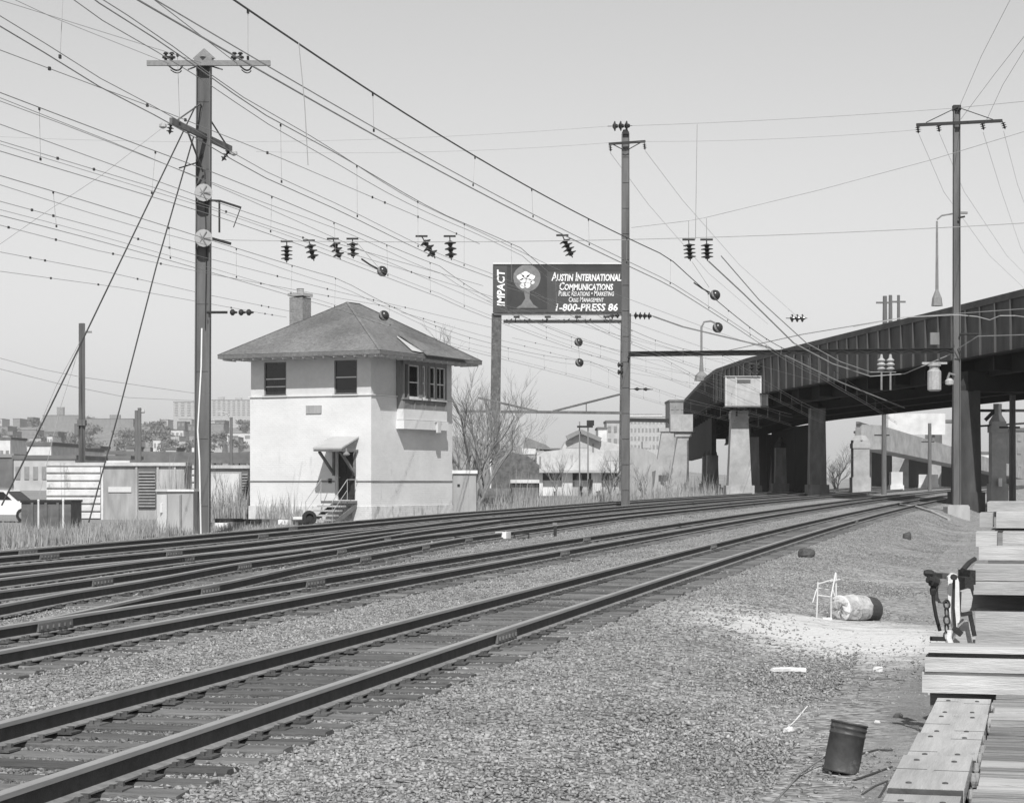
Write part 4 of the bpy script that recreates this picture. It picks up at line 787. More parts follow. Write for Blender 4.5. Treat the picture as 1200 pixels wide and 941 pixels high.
# street lamp and far line poles on the bridge
q = P(1098, 355, 128); t = thing('street_lamp', 'slim street lamp standing on the bridge parapet', 'street lamp', q)
m = MB(); m.lathe((0, 0, -.2), [(.36, 0), (.3, .5), (.1, 1.0), (.1, 1.2), (.06, 5.3)], 8); m.build('post', M['steel2'], t); m = MB(); m.tube([(0, 0, 5.2), (.3, 0, 5.45), (1.2, 0, 5.6)], .05, 6); m.bb(1.1, 1.9, -.12, .12, 5.55, 5.68); m.build('arm', M['steel2'], t)
q = P(822, 440, 226); t = thing('street_lamp', 'curved street lamp at the far left end of the bridge', 'street lamp', q)
m = MB(); m.lathe((0, 0, -.6), [(.8, 0), (.7, .6), (.25, 1.0), (.12, 3), (.12, 6.0)], 8); m.build('post', M['steel2'], t); m = MB(); m.tube([(0, 0, 5.3), (.3, 0, 5.9), (1.0, 0, 6.0), (1.5, 0, 5.8)], .1, 6); m.build('arm', M['steel2'], t)
for x, y0, hh, lab in ((1037, 347, 1, 'left one of three short poles standing behind the bridge top'), (1043.5, 346, .8, 'middle one of three short poles standing behind the bridge top'), (1053, 346, .6, 'right one of three short poles standing behind the bridge top')):
    b = P(x, 388, 176); b.z = 13.1; top = CH + (HY - y0) / F * 176 - b.z
    t = thing('utility_pole', lab, 'utility pole', b, group='poles behind the bridge'); m = MB(); m.lathe((0, 0, -1.5), [(.2 * hh + .05, 0), (.14 * hh + .04, top + 1.5)], 8); m.build('pole', M['pole'], t)
    if x != 1043.5: m = MB(); m.bb(-.75, .6, -.08, .08, top - .65, top - .5); m.build('crossarm', M['pole'], t)
# piers of the older viaduct at the bridge's left end
for x, Y, wt, lab in ((799, 238, 1.5, 'taller light concrete pier with a boxed top at the left end of the bridge'), (781, 252, 1.8, 'second light concrete pier with an arched inner side left of the bridge')):
    b = G(x, Y); zt = CH + (HY - (512 if x > 790 else 506)) / F * Y - b.z; t = thing('viaduct_pier', lab, 'viaduct pier', b, group='old viaduct piers')
    m = MB(); w2 = wt * .5; m.prism([(-w2 - .9, -.8, -.3), (w2, -.8, -.3), (w2, -.8, zt), (-w2 * .7, -.8, zt)], (0, 1.6, 0)); m.build('shaft', M['conc'], t)
    m = MB(); m.bb(-w2 - .1, w2 + .3, -.95, .95, zt, zt + .45); m.build('pier_cap', M['conc'], t)
    if x > 790: m = MB(); m.bb(-1.4, 1.2, -1.0, 1.0, zt + .6, zt + 2.6); m.build('boxed_top', M['conc'], t); m = MB(); m.bb(-1.2, 1.5, -1.1, 1.1, zt + .45, zt + .6); m.build('bearing', M['dark'], t)
    else: m = MB(); m.prism([(w2, -.7, zt), (w2, -.7, zt - .8), (w2 + .5, -.7, zt - .25), (w2 + 1.6, -.7, zt - .1), (w2 + 1.6, -.7, zt)], (0, 1.4, 0)); m.build('arch_rib', M['conc'], t)
q = P(733, 492, 245); t = thing('viaduct_beam', 'thin dark beam running from the column to the old pier top', 'beam', q); m = MB(); m.beam((0, 0, 0), P(790, 493, 245) - q, .3, .45); m.build('beam', M['dark'], t); m = MB(); m.beam(P(782, 494, 244.7) - q, P(793, 503, 244.7) - q, .2, .2); m.build('knee_brace', M['dark'], t)
# light ramp and things seen through the bridge
a0, a1 = P(1008, 513, 222), P(1178, 556, 300)
t = thing('concrete_ramp', 'pale concrete ramp wall descending to the right, seen under the bridge', 'road ramp', Vector((a0.x, a0.y, gz(a0.x, a0.y))))
oo = Vector(t.location); m = MB(); q = [P(1003, 497, 222), P(1182, 549, 305), P(1182, 561.5, 305), P(1003, 526, 222)]; m.prism([v - oo for v in q], (3.5, 4.5, 0)); m.build('ramp_wall', M['conc'], t)
m = MB(); q = [P(1003, 494, 221.8), P(1182, 547, 304.8), P(1182, 549, 304.8), P(1003, 496.9, 221.8)]; m.prism([v - oo for v in q], (.3, 0, 0)); m.build('coping', M['fdark'], t)
for x, Y in ((1010, 231), (1054, 248), (1093, 268), (1125, 288)):
    b = G(x, Y); zt = CH + (HY - np.interp(x, [1003, 1182], [526, 561])) / F * Y
    m = MB(); m.bb(-1.0, 1.0, -.6, .6, 0, zt - b.z + .5); m.v = [(vx + b.x - oo.x, vy + b.y - oo.y, vz + b.z - oo.z) for vx, vy, vz in m.v]; m.build('pier', M['conc'], t)
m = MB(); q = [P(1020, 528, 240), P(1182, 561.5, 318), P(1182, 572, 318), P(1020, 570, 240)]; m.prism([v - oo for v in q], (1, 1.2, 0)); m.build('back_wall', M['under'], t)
for x, Y, w, y0, y1, lab, mt, cap in ((1008, 205, 1.6, 516, 572, 'light pier with a stepped cap standing left of the ramp', 'conc', 1), (1169, 150, 1.05, 494, 592, 'light concrete pier carrying a small lit box at the right edge', 'conc', 1), (1050, 232, 1.3, 553, 572, 'low white block behind the under-bridge pole', 'fwhite', 0), (1085, 262, 2.6, 556, 572, 'low white wall at the foot of the ramp', 'fwhite', 0)):
    b = G(x, Y); zt = CH + (HY - y0) / F * Y - b.z; t = thing('concrete_pier' if cap else 'concrete_block', lab, 'pier' if cap else 'concrete block', b)
    m = MB(); m.bb(-w / 2, w / 2, -w / 2, w / 2, -.3, zt); m.build('shaft', M[mt], t)
    m = MB(); m.bb(-w / 2 - .12, w / 2 + .12, -w / 2 - .12, w / 2 + .12, -.3, zt * .3); m.build('pedestal', M[mt], t)
    if cap: m = MB(); m.bb(-w / 2 - .08, w / 2 + .08, -w / 2 - .08, w / 2 + .08, zt - .8, zt - .3); m.lathe((0, 0, zt), [(w * .6, 0), (w * .3, .5), (w * .3, 1.3)], 4); m.build('pier_cap', M[mt], t)
    if x == 1169: m = MB(); m.bb(-.12, .12, -w / 2 - .4, -w / 2 - .13, zt * .27, zt * .27 + .6); m.build('box', M['bbwhite'], t); m = MB(); m.beam((-.9, 0, zt + .1), (-.1, 0, zt + .9), .15, .25); m.beam((-2.4, 0, zt + .8), (2, 0, zt + .8), .12, .2); m.beam((-2.4, 0, zt - .4), (2.5, 0, zt - .1), .1, .14); m.build('steel_beam', M['dark'], t)
for x, Y, y0, w, lab in ((1036, 190, 484, .5, 'dark pole standing under the bridge before the ramp'), (1089.5, 225, 496, .45, 'thin dark pole right of the under-bridge pole'), (1186.5, 140, 463, .5, 'dark steel pole at the right edge behind the timber stacks')):
    b = G(x, Y); top = CH + (HY - y0) / F * Y - b.z; t = thing('line_pole', lab, 'pole', b, group='poles under the bridge'); m = MB(); m.lathe((0, 0, -.3), [(w / 2, 0), (w * .42, top + .3)], 8); m.build('pole', M['pole'], t)
    m = MB(); m.bb(-.9, .5, -.06, .06, top * .72, top * .72 + .12); m.build('crossarm', M['dark'], t)
q = G(1074, 330); zc = CH + (HY - 497) / F * 330 - q.z; t = thing('billboard', 'blank white billboard far away under the bridge', 'billboard', q)
m = MB(); m.bb(-4.6, 4.6, -.2, .2, zc - 1.7, zc + 1.7); m.build('panel', M['fwhite'], t); m = MB(); m.bb(-3, -2.6, .22, .6, -.3, zc + 1); m.bb(2.6, 3, .22, .6, -.3, zc + 1); m.build('post', M['steel'], t)

# ---------------------------------------------------------------- billboard on its riveted posts
def text_mesh(name, body, size, ex=.0, shear=0., small=False, off=0.0):
    cu = bpy.data.curves.new(name, 'FONT'); cu.body = body; cu.size = size; cu.extrude = .012; cu.shear = shear; cu.offset = off; cu.align_x = 'CENTER'; cu.resolution_u = 2
    if small:
        cu.small_caps_scale = .78
        for i, ch in enumerate(body):
            if ch.islower(): cu.body_format[i].use_small_caps = True
    ob = bpy.data.objects.new(name, cu); C.objects.link(ob); dg = bpy.context.evaluated_depsgraph_get(); me = bpy.data.meshes.new_from_object(ob.evaluated_get(dg)); bpy.data.objects.remove(ob); bpy.data.curves.remove(cu); me.materials.clear(); return me
def billboard():
    Y = 170.; k = Y / F; b = G(654, Y); Zp = lambda y: CH - (y - HY) * k - b.z; Xp = lambda x: (x - CX) * k - b.x
    t = thing('billboard', 'dark advertising billboard with white lettering on tall rusting posts behind the tower', 'billboard', b)
    x0, x1, z0, z1 = Xp(579), Xp(729), Zp(365), Zp(310)
    m = MB(); m.bb(x0, x1, 0, .4, z0, z1); m.build('panel', M['bbmid'], t)
    m = MB(); m.bb(x0 - .08, x1 + .08, -.1, .45, z1 + .002, z1 + .14); m.build('top_trim', M['fwhite'], t)
    m = MB(); m.bb(x0 - .1, x0 - .003, -.08, .42, z0, z1); m.bb(x0 - .1, x1 + .1, -.08, .42, z0 - .1, z0 - .002); m.build('frame', M['bbframe'], t)
    m = MB(); m.bb(Xp(594), Xp(641), -.02, -.003, Zp(362), Zp(313)); m.build('picture', M['bbdark'], t)
    m = MB(); m.bb(Xp(594), x1 - .1, -.019, -.004, Zp(312.6), Zp(310.6)); m.bb(Xp(641) + .003, x1 - .1, -.021, -.004, Zp(318), Zp(312.7)); m.build('dark_band', M['bbdark'], t)  # darker strip along the top of the board
    # print: a bulb-like cloud on a stem
    def blob(cx, cy, rx, ry, n=20, wob=0, yy=-.026, mt='bbglow', nm='printed_cloud'):
        vs = [(Xp(cx) + k * rx * math.cos(a) * (1 + wob * math.sin(5 * a)), 0, Zp(cy) + k * ry * math.sin(a) * (1 + wob * math.cos(4 * a))) for a in np.linspace(0, 2 * math.pi, n, endpoint=False)]
        m = MB(); m.prism([(x, yy, z) for x, y, z in vs][::-1], (0, -.004, 0)); m.build(nm, M[mt], t)
    blob(617.5, 326, 16, 16, wob=.02)
    m = MB(); m.prism([(Xp(605), -.027, Zp(361)), (Xp(631), -.027, Zp(361)), (Xp(625), -.027, Zp(357)), (Xp(620.5), -.027, Zp(350)), (Xp(621), -.027, Zp(342)), (Xp(614), -.027, Zp(342)), (Xp(615.5), -.027, Zp(350)), (Xp(611), -.027, Zp(357))], (0, -.004, 0)); m.build('printed_stem', M['bbglow'], t)
    rd = random.Random(4)
    for cx, cy, rx, ry in ((610, 325, 4.5, 3.5), (616, 322, 5, 3.6), (622, 325, 5, 3.4), (613, 329, 4, 2.6), (620, 329.5, 4, 2.4), (612.5, 335, 3.4, 3), (618, 334.5, 3.6, 3.2), (624, 331, 2.5, 2)): blob(cx, cy, rx, ry, 14, .1, -.034, 'bbwhite', 'printed_highlight')
    def txt(body, cx, cy, w, h, shear=.15, small=True, off=.01, rot=None):
        me = text_mesh('lettering', body, 1.0, 0, shear, small, off); co = np.zeros(len(me.vertices) * 3, np.float32); me.vertices.foreach_get('co', co); co = co.reshape(-1, 3)
        mn, mx = co.min(0), co.max(0); co[:, 0] = (co[:, 0] - (mn[0] + mx[0]) / 2) * (w * k / (mx[0] - mn[0])); co[:, 1] = (co[:, 1] - (mn[1] + mx[1]) / 2) * (h * k / (mx[1] - mn[1]))
        if rot: co[:, 0], co[:, 1] = -co[:, 1].copy(), co[:, 0].copy()
        out = np.stack([co[:, 0], -co[:, 2] - .02, co[:, 1]], -1); me.vertices.foreach_set('co', out.astype(np.float32).ravel()); me.materials.append(M['bbwhite'])
        put('lettering', me, t, (Xp(cx), -.02, Zp(cy)))
    txt('IMPACT', 587, 337.5, 43, 9.4, .12, False, .035, True)
    txt('Austin International', 687, 324.5, 82, 10.5, off=.026); txt('Communications', 687, 335.7, 63, 9.5, off=.026)
    txt('Public Relations • Marketing', 687, 344, 65, 6.4, off=.012); txt('Crisis Management', 687, 351.2, 41, 6, off=.012)
    txt('1-800-PRESS 86', 687.5, 360.3, 73, 9, .15, False, .03)
    # skirt, walkway with lamps
    m = MB(); m.prism([(x0, .1, z0 - .12), (x1, .1, z0 - .12), (x1, .1, Zp(375)), (x0, .1, Zp(369))], (0, .1, 0)); m.build('skirt', M['bbskirt'], t)
    m = MB(); m.bb(Xp(590), x1, -1.1, -.2, Zp(379), Zp(378)); m.bb(Xp(590), x1, -1.12, -1.0, Zp(377.8), Zp(376.2)); m.build('walkway', M['dark'], t)
    for i, x in enumerate((594, 615, 636, 661, 686, 711)):
        m = MB(); m.beam((Xp(x), .2, Zp(374.5)), (Xp(x), -1.1, Zp(378)), .1, .1); m.beam((Xp(x), -.3, Zp(379)), (Xp(x + 6), -1.0, Zp(375)), .06, .06); m.build('walkway_bracket', M['dark'], t)
    for x in (604, 640, 675, 708): m = MB(); m.tube([(Xp(x), -1.0, Zp(378)), (Xp(x), -1.7, Zp(376)), (Xp(x) + .1, -1.9, Zp(373.5))], .04, 5); m.box((Xp(x) + .1, -1.9, Zp(373.6)), (.5, .22, .18)); m.build('floodlight', M['dark'], t)
    for px in (582, 734):
        m = MB(); h_column(m, Zp(367), .82, .6, -.5, 0, .28); m.v = [(x + Xp(px) - .2 * (z / Zp(367) - 1) * -1, y + .55, z) for x, y, z in m.v]; p = m.build('post', M['column'], t)
        m = MB()
        for z in np.arange(.5, Zp(370), .55):
            for sx in (-.34, .34): m.bb(Xp(px) + sx - .03 + .2 * (z / Zp(367)) - .2, Xp(px) + sx + .03 + .2 * (z / Zp(367)) - .2, .24, .262, z, z + .12)
        m.build('rivets', M['column'], p)['kind'] = 'stuff'
    return t
billboard()

# ---------------------------------------------------------------- timber decks at the right
A = Vector((.251, .968, 0)); B_ = Vector((.968, -.251, 0)); AR = math.atan2(A.y, A.x) - math.pi / 2     # along the deck, across it
E0 = Vector((2.91, 14.03, 0)); ZD = CH - 1.45
def deck():
    o = Vector((E0.x, E0.y, -.45)); t = thing('timber_deck', 'weathered timber decked platform in the lower right corner with bolted edge boards', 'timber deck', o, AR)
    z = ZD - o.z; rd = random.Random(5)
    # local x across (right), y along (away)
    for i, (y0, y1) in enumerate(((0, -1.06), (-1.06, -2.2), (-2.2, -3.34), (-3.34, -4.55), (-4.55, -5.8), (-5.8, -7.0), (-7.0, -8.2), (-8.2, -9.4), (-9.4, -10.6))):
        dz = (-.03, -.018, -.006, .012, -.014, -.02, -.03, -.03, -.03)[i]; w = .355 + rd.uniform(-.012, .012); x0 = rd.uniform(-.012, .012)
        m = MB(); m.bb(x0, x0 + w, y1 + .017, y0 - .012, z - .075 + dz, z + dz); b = m.build('edge_board', M['woode'], t)
        bo = []
        for bx, by in ((.08, .18), (.27, .2), (.09, .86), (.26, .84)):
            m = MB(); m.lathe((x0 + bx, y0 - (y0 - y1) * by, z + dz), [(.015, 0), (.014, .006), (.008, .008)], 8); m.build('bolt', M['bolt'], b)
        m = MB(); m.bb(x0 + .004, x0 + w - .004, y1 + .004, y1 + .016, z - .073 + dz, z + dz - .004); m.build('end_grain', M['bolt'], b)
        for k in range(2): m = MB(); yy = rd.uniform(y1 + .2, y0 - .2); m.bb(x0 - .001 if k else x0 + w - .17, x0 + .15 if k else x0 + w + .001, yy - .004, yy + .004, z + dz + .0005, z + dz + .0015); m.build('crack', M['bolt'], b)
    y = -.02; i = 0; tones = []
    while y > -10.5:
        w = rd.uniform(.19, .25); pale = (-1.4 < y < -.95) or (-4.25 < y < -3.85) or (rd.random() < .08)
        m = MB(); x0 = .378 + rd.uniform(0, .03); g = rd.uniform(.002, .014); h = rd.uniform(-.014, .01)
        m.add([(x0, y - w + g, z - .07 + h), (3.4, y - w + g, z - .07 + h), (3.4, y - g, z - .07 + h), (x0, y - g, z - .07 + h), (x0, y - w + g + .006, z + h), (3.4, y - w + g + .006, z + h), (3.4, y - g - .006, z + h), (x0, y - g - .006, z + h)],
              [(3, 2, 1, 0), (4, 5, 6, 7), (0, 1, 5, 4), (1, 2, 6, 5), (2, 3, 7, 6), (3, 0, 4, 7)])
        p = m.build('plank', M['wood'] if pale else M['woodg'], t)
        y -= w; i += 1
    for x in (.02, .72, 1.5, 2.3, 3.1): m = MB(); m.bb(x, x + .16, -10.6, -.02, z - .33, z - .078 - .06); m.build('joist', M['woodd'], t)
    for y in (-.4, -2.6, -4.8, -7.0, -9.2): m = MB(); m.bb(0, 3.3, y - .15, y + .15, -.3, z - .332); m.build('sleeper_block', M['woodd'], t)
    for k in range(9):
        y = rd.uniform(-4.4, -2.2); m = MB(); m.lathe((.375 + rd.uniform(-.012, .012), y, z - .08), [(.012, 0), (.02, .03), (.012, .07)], 6); m.build('stone', M['stone'], t)
    # raised end: two beams and a plank
    for (y0, y1, za, zc, x0, mt) in ((.02, .32, .0, .142, -.10, 'wood'), (.0, .30, .147, .246, -.08, 'wood')):
        m = MB(); m.bb(x0, 3.5, y0, y1, z + za, z + zc); bmx = m.build('end_beam', M[mt], t)
        for bx in (1.5, 2.6): m = MB(); m.lathe((x0 + bx, y0 - .001, z + (za + zc) / 2 + .03), [(.02, 0), (.018, .012)], 8, (0, -1, 0)); m.build('bolt', M['bolt'], bmx)
    m = MB(); m.bb(-.06, 3.5, .06, .45, z + .247, z + .278); m.build('spacer', M['woodd'], t)
    m = MB(); m.bb(-.085, 3.5, -.02, .24, z + .279, z + .305); m.build('plank', M['wood'], t); m = MB(); m.bb(-.07, 3.5, .245, .56, z + .279, z + .304); m.build('plank', M['wood'], t)
    m = MB(); m.bb(-.05, 3.4, .1, .5, -.3, z - .002); m.build('end_block', M['woodd'], t)
deck()
def stack():
    """timbers lying across, one thing each: (left px, top px, bottom px, distance, depth, material, label, x0 gap)"""
    rows = [(1143, 716, 757, 17.2, .5, 'wood', 'broad pale timber lowest in the stack, right behind the brake gear'), (1137, 697, 715.5, 17.6, .4, 'woodd', 'shaded dark timber between two pale ones behind the brake gear'),  # second timber coloured dark: the shade of its recess is painted in
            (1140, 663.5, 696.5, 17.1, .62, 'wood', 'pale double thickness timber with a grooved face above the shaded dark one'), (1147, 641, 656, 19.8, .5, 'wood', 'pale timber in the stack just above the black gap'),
            (1143.5, 623.5, 640.5, 20.6, .5, 'wood', 'short square end of a pale timber left of a black slot'), (1175, 623.5, 640.5, 20.6, .5, 'wood', 'long pale timber right of the black slot'),
            (1148, 601, 617.5, 25.2, .7, 'wood', 'short pale timber end beside a dark slot near the top of the stack'), (1167.5, 600, 618.5, 25.0, .8, 'wood', 'long pale timber near the top of the stack'),
            (1157, 588, 599.5, 27.5, 1.2, 'wood', 'weathered pale timber topmost in the stack, farthest back')]
    for i, (x0, y0, y1, Y, dp, mt, lab) in enumerate(rows):
        p = P(x0, y1, Y); q = P(x0, y0, Y); h = q.z - p.z; L = {4: 24, 6: 15}.get(i, None); w = (L / F * Y) if L else 3.6
        t = thing('timber', lab, 'timber', p, AR, 'timbers stacked beyond the deck'); m = MB()
        if i == 2: m.bb(0, w, 0, dp, 0, h * .47); m.bb(.0, w, .02, dp, h * .47, h * .5); m.bb(0, w, 0, dp, h * .5, h)
        else: m.bb(0, w, 0, dp, 0, h)
        m.build('beam', M[mt], t)
        if i in (0, 3): m = MB(); m.lathe((.9, -.001, h * .7), [(.02, 0), (.016, .012)], 8, (0, -1, 0)); m.build('bolt', M['bolt'], t)
    # bearers under the stack
    for (Y, lab) in ((17.9, 'rough timber pile carrying the front of the pale timber stack'), (21.2, 'rough timber pile carrying the middle of the stack'), (25.8, 'rough timber pile carrying the back of the stack')):
        p = P(1152 if Y < 20 else 1160, 757, Y); p.z = gz(p.x, p.y) - .1; zt = {17.9: CH - 193 / F * 17.2, 21.2: CH - 95 / F * 19.8, 25.8: CH - 56 / F * 25.2}[Y] - p.z
        t = thing('timber_pile', lab, 'timber pile', p, AR); n = max(2, int(zt / .2)); 
        for k in range(n):
            m = MB(); m.bb(.03 * (k % 2), 3.5, -.25 if Y < 20 else -.75, .5, zt * k / n + .004, zt * (k + 1) / n - .004); m.build('beam', M['woodd'], t)
stack()
def brake_gear():
    o = P(1112, 757, 16.6); o.z = ZD + .02; t = thing('brake_gear', 'rusty coupler and brake gear with pale lever and hanging chain behind the timber deck', 'coupler gear', o)
    Q = lambda x, y, Y=16.6: P(x, y, Y) - o
    m = MB(); pts = [Q(1111, 676), Q(1116, 671), Q(1121, 672.5), Q(1124, 682), Q(1124.5, 705), Q(1125, 725), Q(1122, 737), Q(1117, 738), Q(1113, 722), Q(1111, 700)]; m.prism([p for p in pts][::-1], (0, .05, 0)); lv = m.build('lever', M['lime'], t)
    m = MB(); pts = [Q(1117, 678, 16.55), Q(1119.5, 678, 16.55), Q(1119, 712, 16.55), Q(1121, 735, 16.55), Q(1118, 735, 16.55), Q(1116, 710, 16.55)]; m.prism(pts[::-1], (0, .02, 0)); m.build('groove', M['dark'], lv)
    m = MB(); m.lathe(Q(1117, 676, 16.53), [(.025, 0), (.025, .05)], 8, (0, -1, 0)); m.build('pin', M['dark'], lv)
    for k in range(5):
        c = Q(1109.5, 708 + k * 9.3, 16.4); m = MB(); rx, rz = (.024, .036)
        pts = [c + Vector((rx * math.cos(a) * (1 if k % 2 == 0 else .55), rx * math.sin(a) * (.35 if k % 2 == 0 else .8), rz * math.sin(a))) for a in np.linspace(0, 2 * math.pi, 11)]; m.tube(pts, .008, 5, cap=False); m.build('chain_link', M['dark'], t)
    m = MB(); m.tube([Q(1093, 690), Q(1094, 705), Q(1097, 722), Q(1101.5, 739)], .015, 6); m.build('air_hose', M['tyre'], t)
    m = MB(); m.lathe(Q(1099, 683), [(.02, 0), (.045, .01), (.048, .06), (.03, .07), (.03, .1)], 9, (-.8, -.3, .3)); m.lathe(Q(1093, 697), [(.02, 0), (.03, .04), (.02, .08)], 8, (.1, 0, 1)); m.build('hose_coupling', M['dark'], t)
    m = MB(); m.lathe(Q(1083, 671), [(.02, 0), (.03, .02), (.03, .06), (.02, .08)], 9, (1, .1, -.1)); m.tube([Q(1087, 671.5), Q(1096, 673)], .02, 7); m.build('gladhand', M['dark'], t)
    m = MB(); m.prism([Q(1099, 690), Q(1104, 681), Q(1111, 679), Q(1111, 704), Q(1103, 706), Q(1100, 700)][::-1], (0, .25, 0)); m.build('coupler_head', M['woodd'], t)
    m = MB(); m.box(Q(1104, 675, 16.9), (.08, .2, .05), rz=.2); m.box(Q(1107, 700, 16.75), (.06, .12, .09), rz=.3); m.build('knuckle', M['bolt'], t)
    m = MB(); m.box(Q(1131, 690, 16.9), (.07, .3, .2)); m.tube([Q(1128, 668, 17), Q(1136, 659, 17.2), Q(1142, 655, 17.3)], .022, 6); m.tube([Q(1137, 672, 16.9), Q(1139, 690, 16.9), Q(1136, 700, 16.9)], .018, 6); m.box(Q(1133, 676, 17), (.05, .2, .12), rz=.3); m.build('draft_gear', M['dark'], t)
    m = MB(); m.prism([Q(1127, 693), Q(1137, 690), Q(1140, 700), Q(1138, 712), Q(1131, 720), Q(1126, 716)][::-1], (0, .1, 0)); m.build('casting', M['wood'], t)
    m = MB(); m.prism([Q(1124, 736), Q(1132, 726), Q(1138, 730), Q(1140, 752), Q(1136, 757), Q(1117, 757), Q(1118, 750)][::-1], (0, .15, 0)); m.build('bearing_block', M['wood'], t)
    m = MB(); m.beam(Q(1126, 720, 16.5), Q(1139, 718, 16.5), .04, .03); m.beam(Q(1124, 737, 16.5), Q(1120, 742, 16.5), .05, .08); m.beam(Q(1136, 716, 16.5), Q(1142, 745, 16.5), .03, .03); m.build('link_bar', M['dark'], t)
    m = MB(); m.tube([Q(1090, 748, 16.8), Q(1110, 748.5, 16.8)], .02, 5); m.build('rod', M['dark'], t)
    m = MB(); m.tube([Q(1112, 738, 16.4), Q(1111, 748, 16.4), Q(1114, 757, 16.4)], .03, 6); m.build('hook', M['lime'], t)
brake_gear()

# ---------------------------------------------------------------- bucket, fallen drum, rubbish on the path
q = P(985, 908, 14.9); q.z = gz(q.x, q.y); t = thing('bucket', 'dark dented steel bucket standing tilted on the cinders beside the deck', 'bucket', q)
t.rotation_euler = (R(-3), R(12), .15)
m = MB(); n = 24; prof = [(.124, 0), (.13, .004), (.127, .012), (.131, .1), (.13, .27), (.1345, .276), (.1345, .284), (.13, .29), (.1305, .312), (.135, .318), (.135, .326), (.131, .332), (.132, .352), (.1375, .356), (.1375, .366), (.132, .368), (.127, .36), (.122, .1), (.115, .03)]
m.lathe((0, 0, 0), prof, n)
m.v = [(x * (1 - .09 * math.exp(-((math.atan2(y, x) + 1.9) / .5) ** 2 - ((z - .14) / .09) ** 2) - .06 * math.exp(-((math.atan2(y, x) + .8) / .4) ** 2 - ((z - .3) / .06) ** 2)), y * (1 - .09 * math.exp(-((math.atan2(y, x) + 1.9) / .5) ** 2 - ((z - .14) / .09) ** 2)), z) for x, y, z in m.v]
m.build('pail', M['bucket'], t, smooth=True)
m = MB(); m.lathe((0, 0, .352), [(.124, -.02), (.123, -.018)], n); m.build('lid', M['bucket'], t)
def ground_line(name, label, pts, r, mt, cat, group=None):
    w = [Vector((x, y, gz(x, y) + r * .6 + dz)) for x, y, dz in pts]; return wire(name, label, w, r, group, mt, 6, cat)
def gp(px, py):      # a point on the path ground seen at a pixel
    Y = 20.
    for _ in range(40): x = (px - CX) / F * Y; Y = (CH - gz(x, Y)) / ((py - HY) / F)
    return (px - CX) / F * Y, Y
ground_line('hose', 'thin dark hose curving over the cinders to the bucket', [(*gp(905, 943), 0), (*gp(922, 925), 0), (*gp(938, 908), .01), (*gp(954, 900), .03), (*gp(968, 896), .06)], .008, 'woodd', 'hose')
for i, (pts, lab) in enumerate(((((1000, 915), (1020, 908), (1045, 899)), 'upper bent stick lying between the bucket and the deck'), (((1010, 932), (1025, 922), (1040, 916)), 'lower bent stick lying beside the deck edge'), (((1030, 936), (1036, 926), (1040, 918)), 'short stick leaning at the deck edge'), (((1008, 884), (1028, 879), (1046, 880)), 'thin dark strip lying right behind the bucket'))):  # the last one is a thin dark strip on the cinders
    ground_line('stick', lab, [(*gp(*p), 0) for p in pts], .009, 'bolt', 'stick', 'sticks beside the deck')
x, y = gp(1000, 728); t = thing('drum', 'crumpled pale metal drum lying on the whitened patch, dark open end to the right', 'drum', (x, y, gz(x, y)))
d_ = Vector((.75, .66, -.02)).normalized(); r0 = .2; m = MB(); n = 22; prof = [(.02, 0), (.12, -.02), (.185, .02), (.2, .05), (.195, .16), (.203, .3), (.212, .315), (.203, .33), (.196, .48), (.19, .6)]
c0 = Vector((-.26, -.2, r0)); m.lathe(c0, prof, n, d_)
rd = random.Random(9); m.v = [tuple(Vector(v) + Vector((rd.uniform(-1, 1), rd.uniform(-1, 1), rd.uniform(-1, 1))) * (.022 if k < 6 * n else .008)) for k, v in enumerate(m.v)]; m.build('shell', M['drum'], t)
m = MB(); m.lathe(c0 + d_ * .02, [(.196, 0), (.206, .01), (.2, .03)], n, d_); m.build('rim', M['lime'], t)
m = MB(); m.lathe(c0 + d_ * .602, [(.19, 0), (.198, .06), (.195, .22), (.16, .23), (.15, .06)], n, d_); m.v = [(a, b, max(c - .03 * (b > .2), .005)) for a, b, c in m.v]; m.build('open_end', M['drumd'], t)
x, y = gp(968, 726); t = thing('chair_frame', 'broken whitened metal chair frame standing beside the fallen drum', 'chair frame', (x, y, gz(x, y)))
k = y / F; L = lambda px, py, dy=0: Vector(((px - 968) * k, dy, (726 - py) * k))
for a, b in ((L(957, 726), L(958.5, 682)), (L(972, 728, -.15), L(972, 699, -.15)), (L(972, 699, -.15), L(980, 671, .05)), (L(981, 700, .1), L(981, 672, .1))): m = MB(); m.tube([a, b], .012, 6); m.build('leg', M['fbrick' if False else 'shedw'], t)
for a, b in ((L(959, 684), L(977, 679, .05)), (L(958, 697), L(974, 699, -.1)), (L(959, 689, .1), L(975, 692, .15)), (L(950, 705, -.2), L(957, 690)), (L(973, 681), L(986, 679, .1)), (L(976, 690), L(978, 698))): m = MB(); m.tube([a, b], .009, 5); m.build('rail', M['shedw'], t)
m = MB(); m.bb(-.08, .06, -.2, -.1, .0, .04); m.build('foot', M['lime'], t)
def rock(name, label, px, py, w, h, mt='woodd', cat='debris', seed=0, grp=None):
    x, y = gp(px, py); k = y / F; rd = random.Random(seed); m = MB(); W_, H_ = w * k, h * k
    m.lathe((0, 0, 0), [(W_ * .42, -.03), (W_ * .5, H_ * .3), (W_ * .46, H_ * .75), (W_ * .3, H_)], 9); m.v = [(a * (1 + rd.uniform(-.12, .12)), b * .6 * (1 + rd.uniform(-.2, .2)), c * (1 + rd.uniform(-.2, .2)) + .15 * a * (H_ / W_)) for a, b, c in m.v]
    return tag(m.build(name, M[mt], None, (x, y, gz(x, y))), label, cat, grp)
rock('tie_stub', 'dark broken block lying on the ballast slope beside the nearest track', 945, 653, 22, 10, 'bolt', 'block', 1)
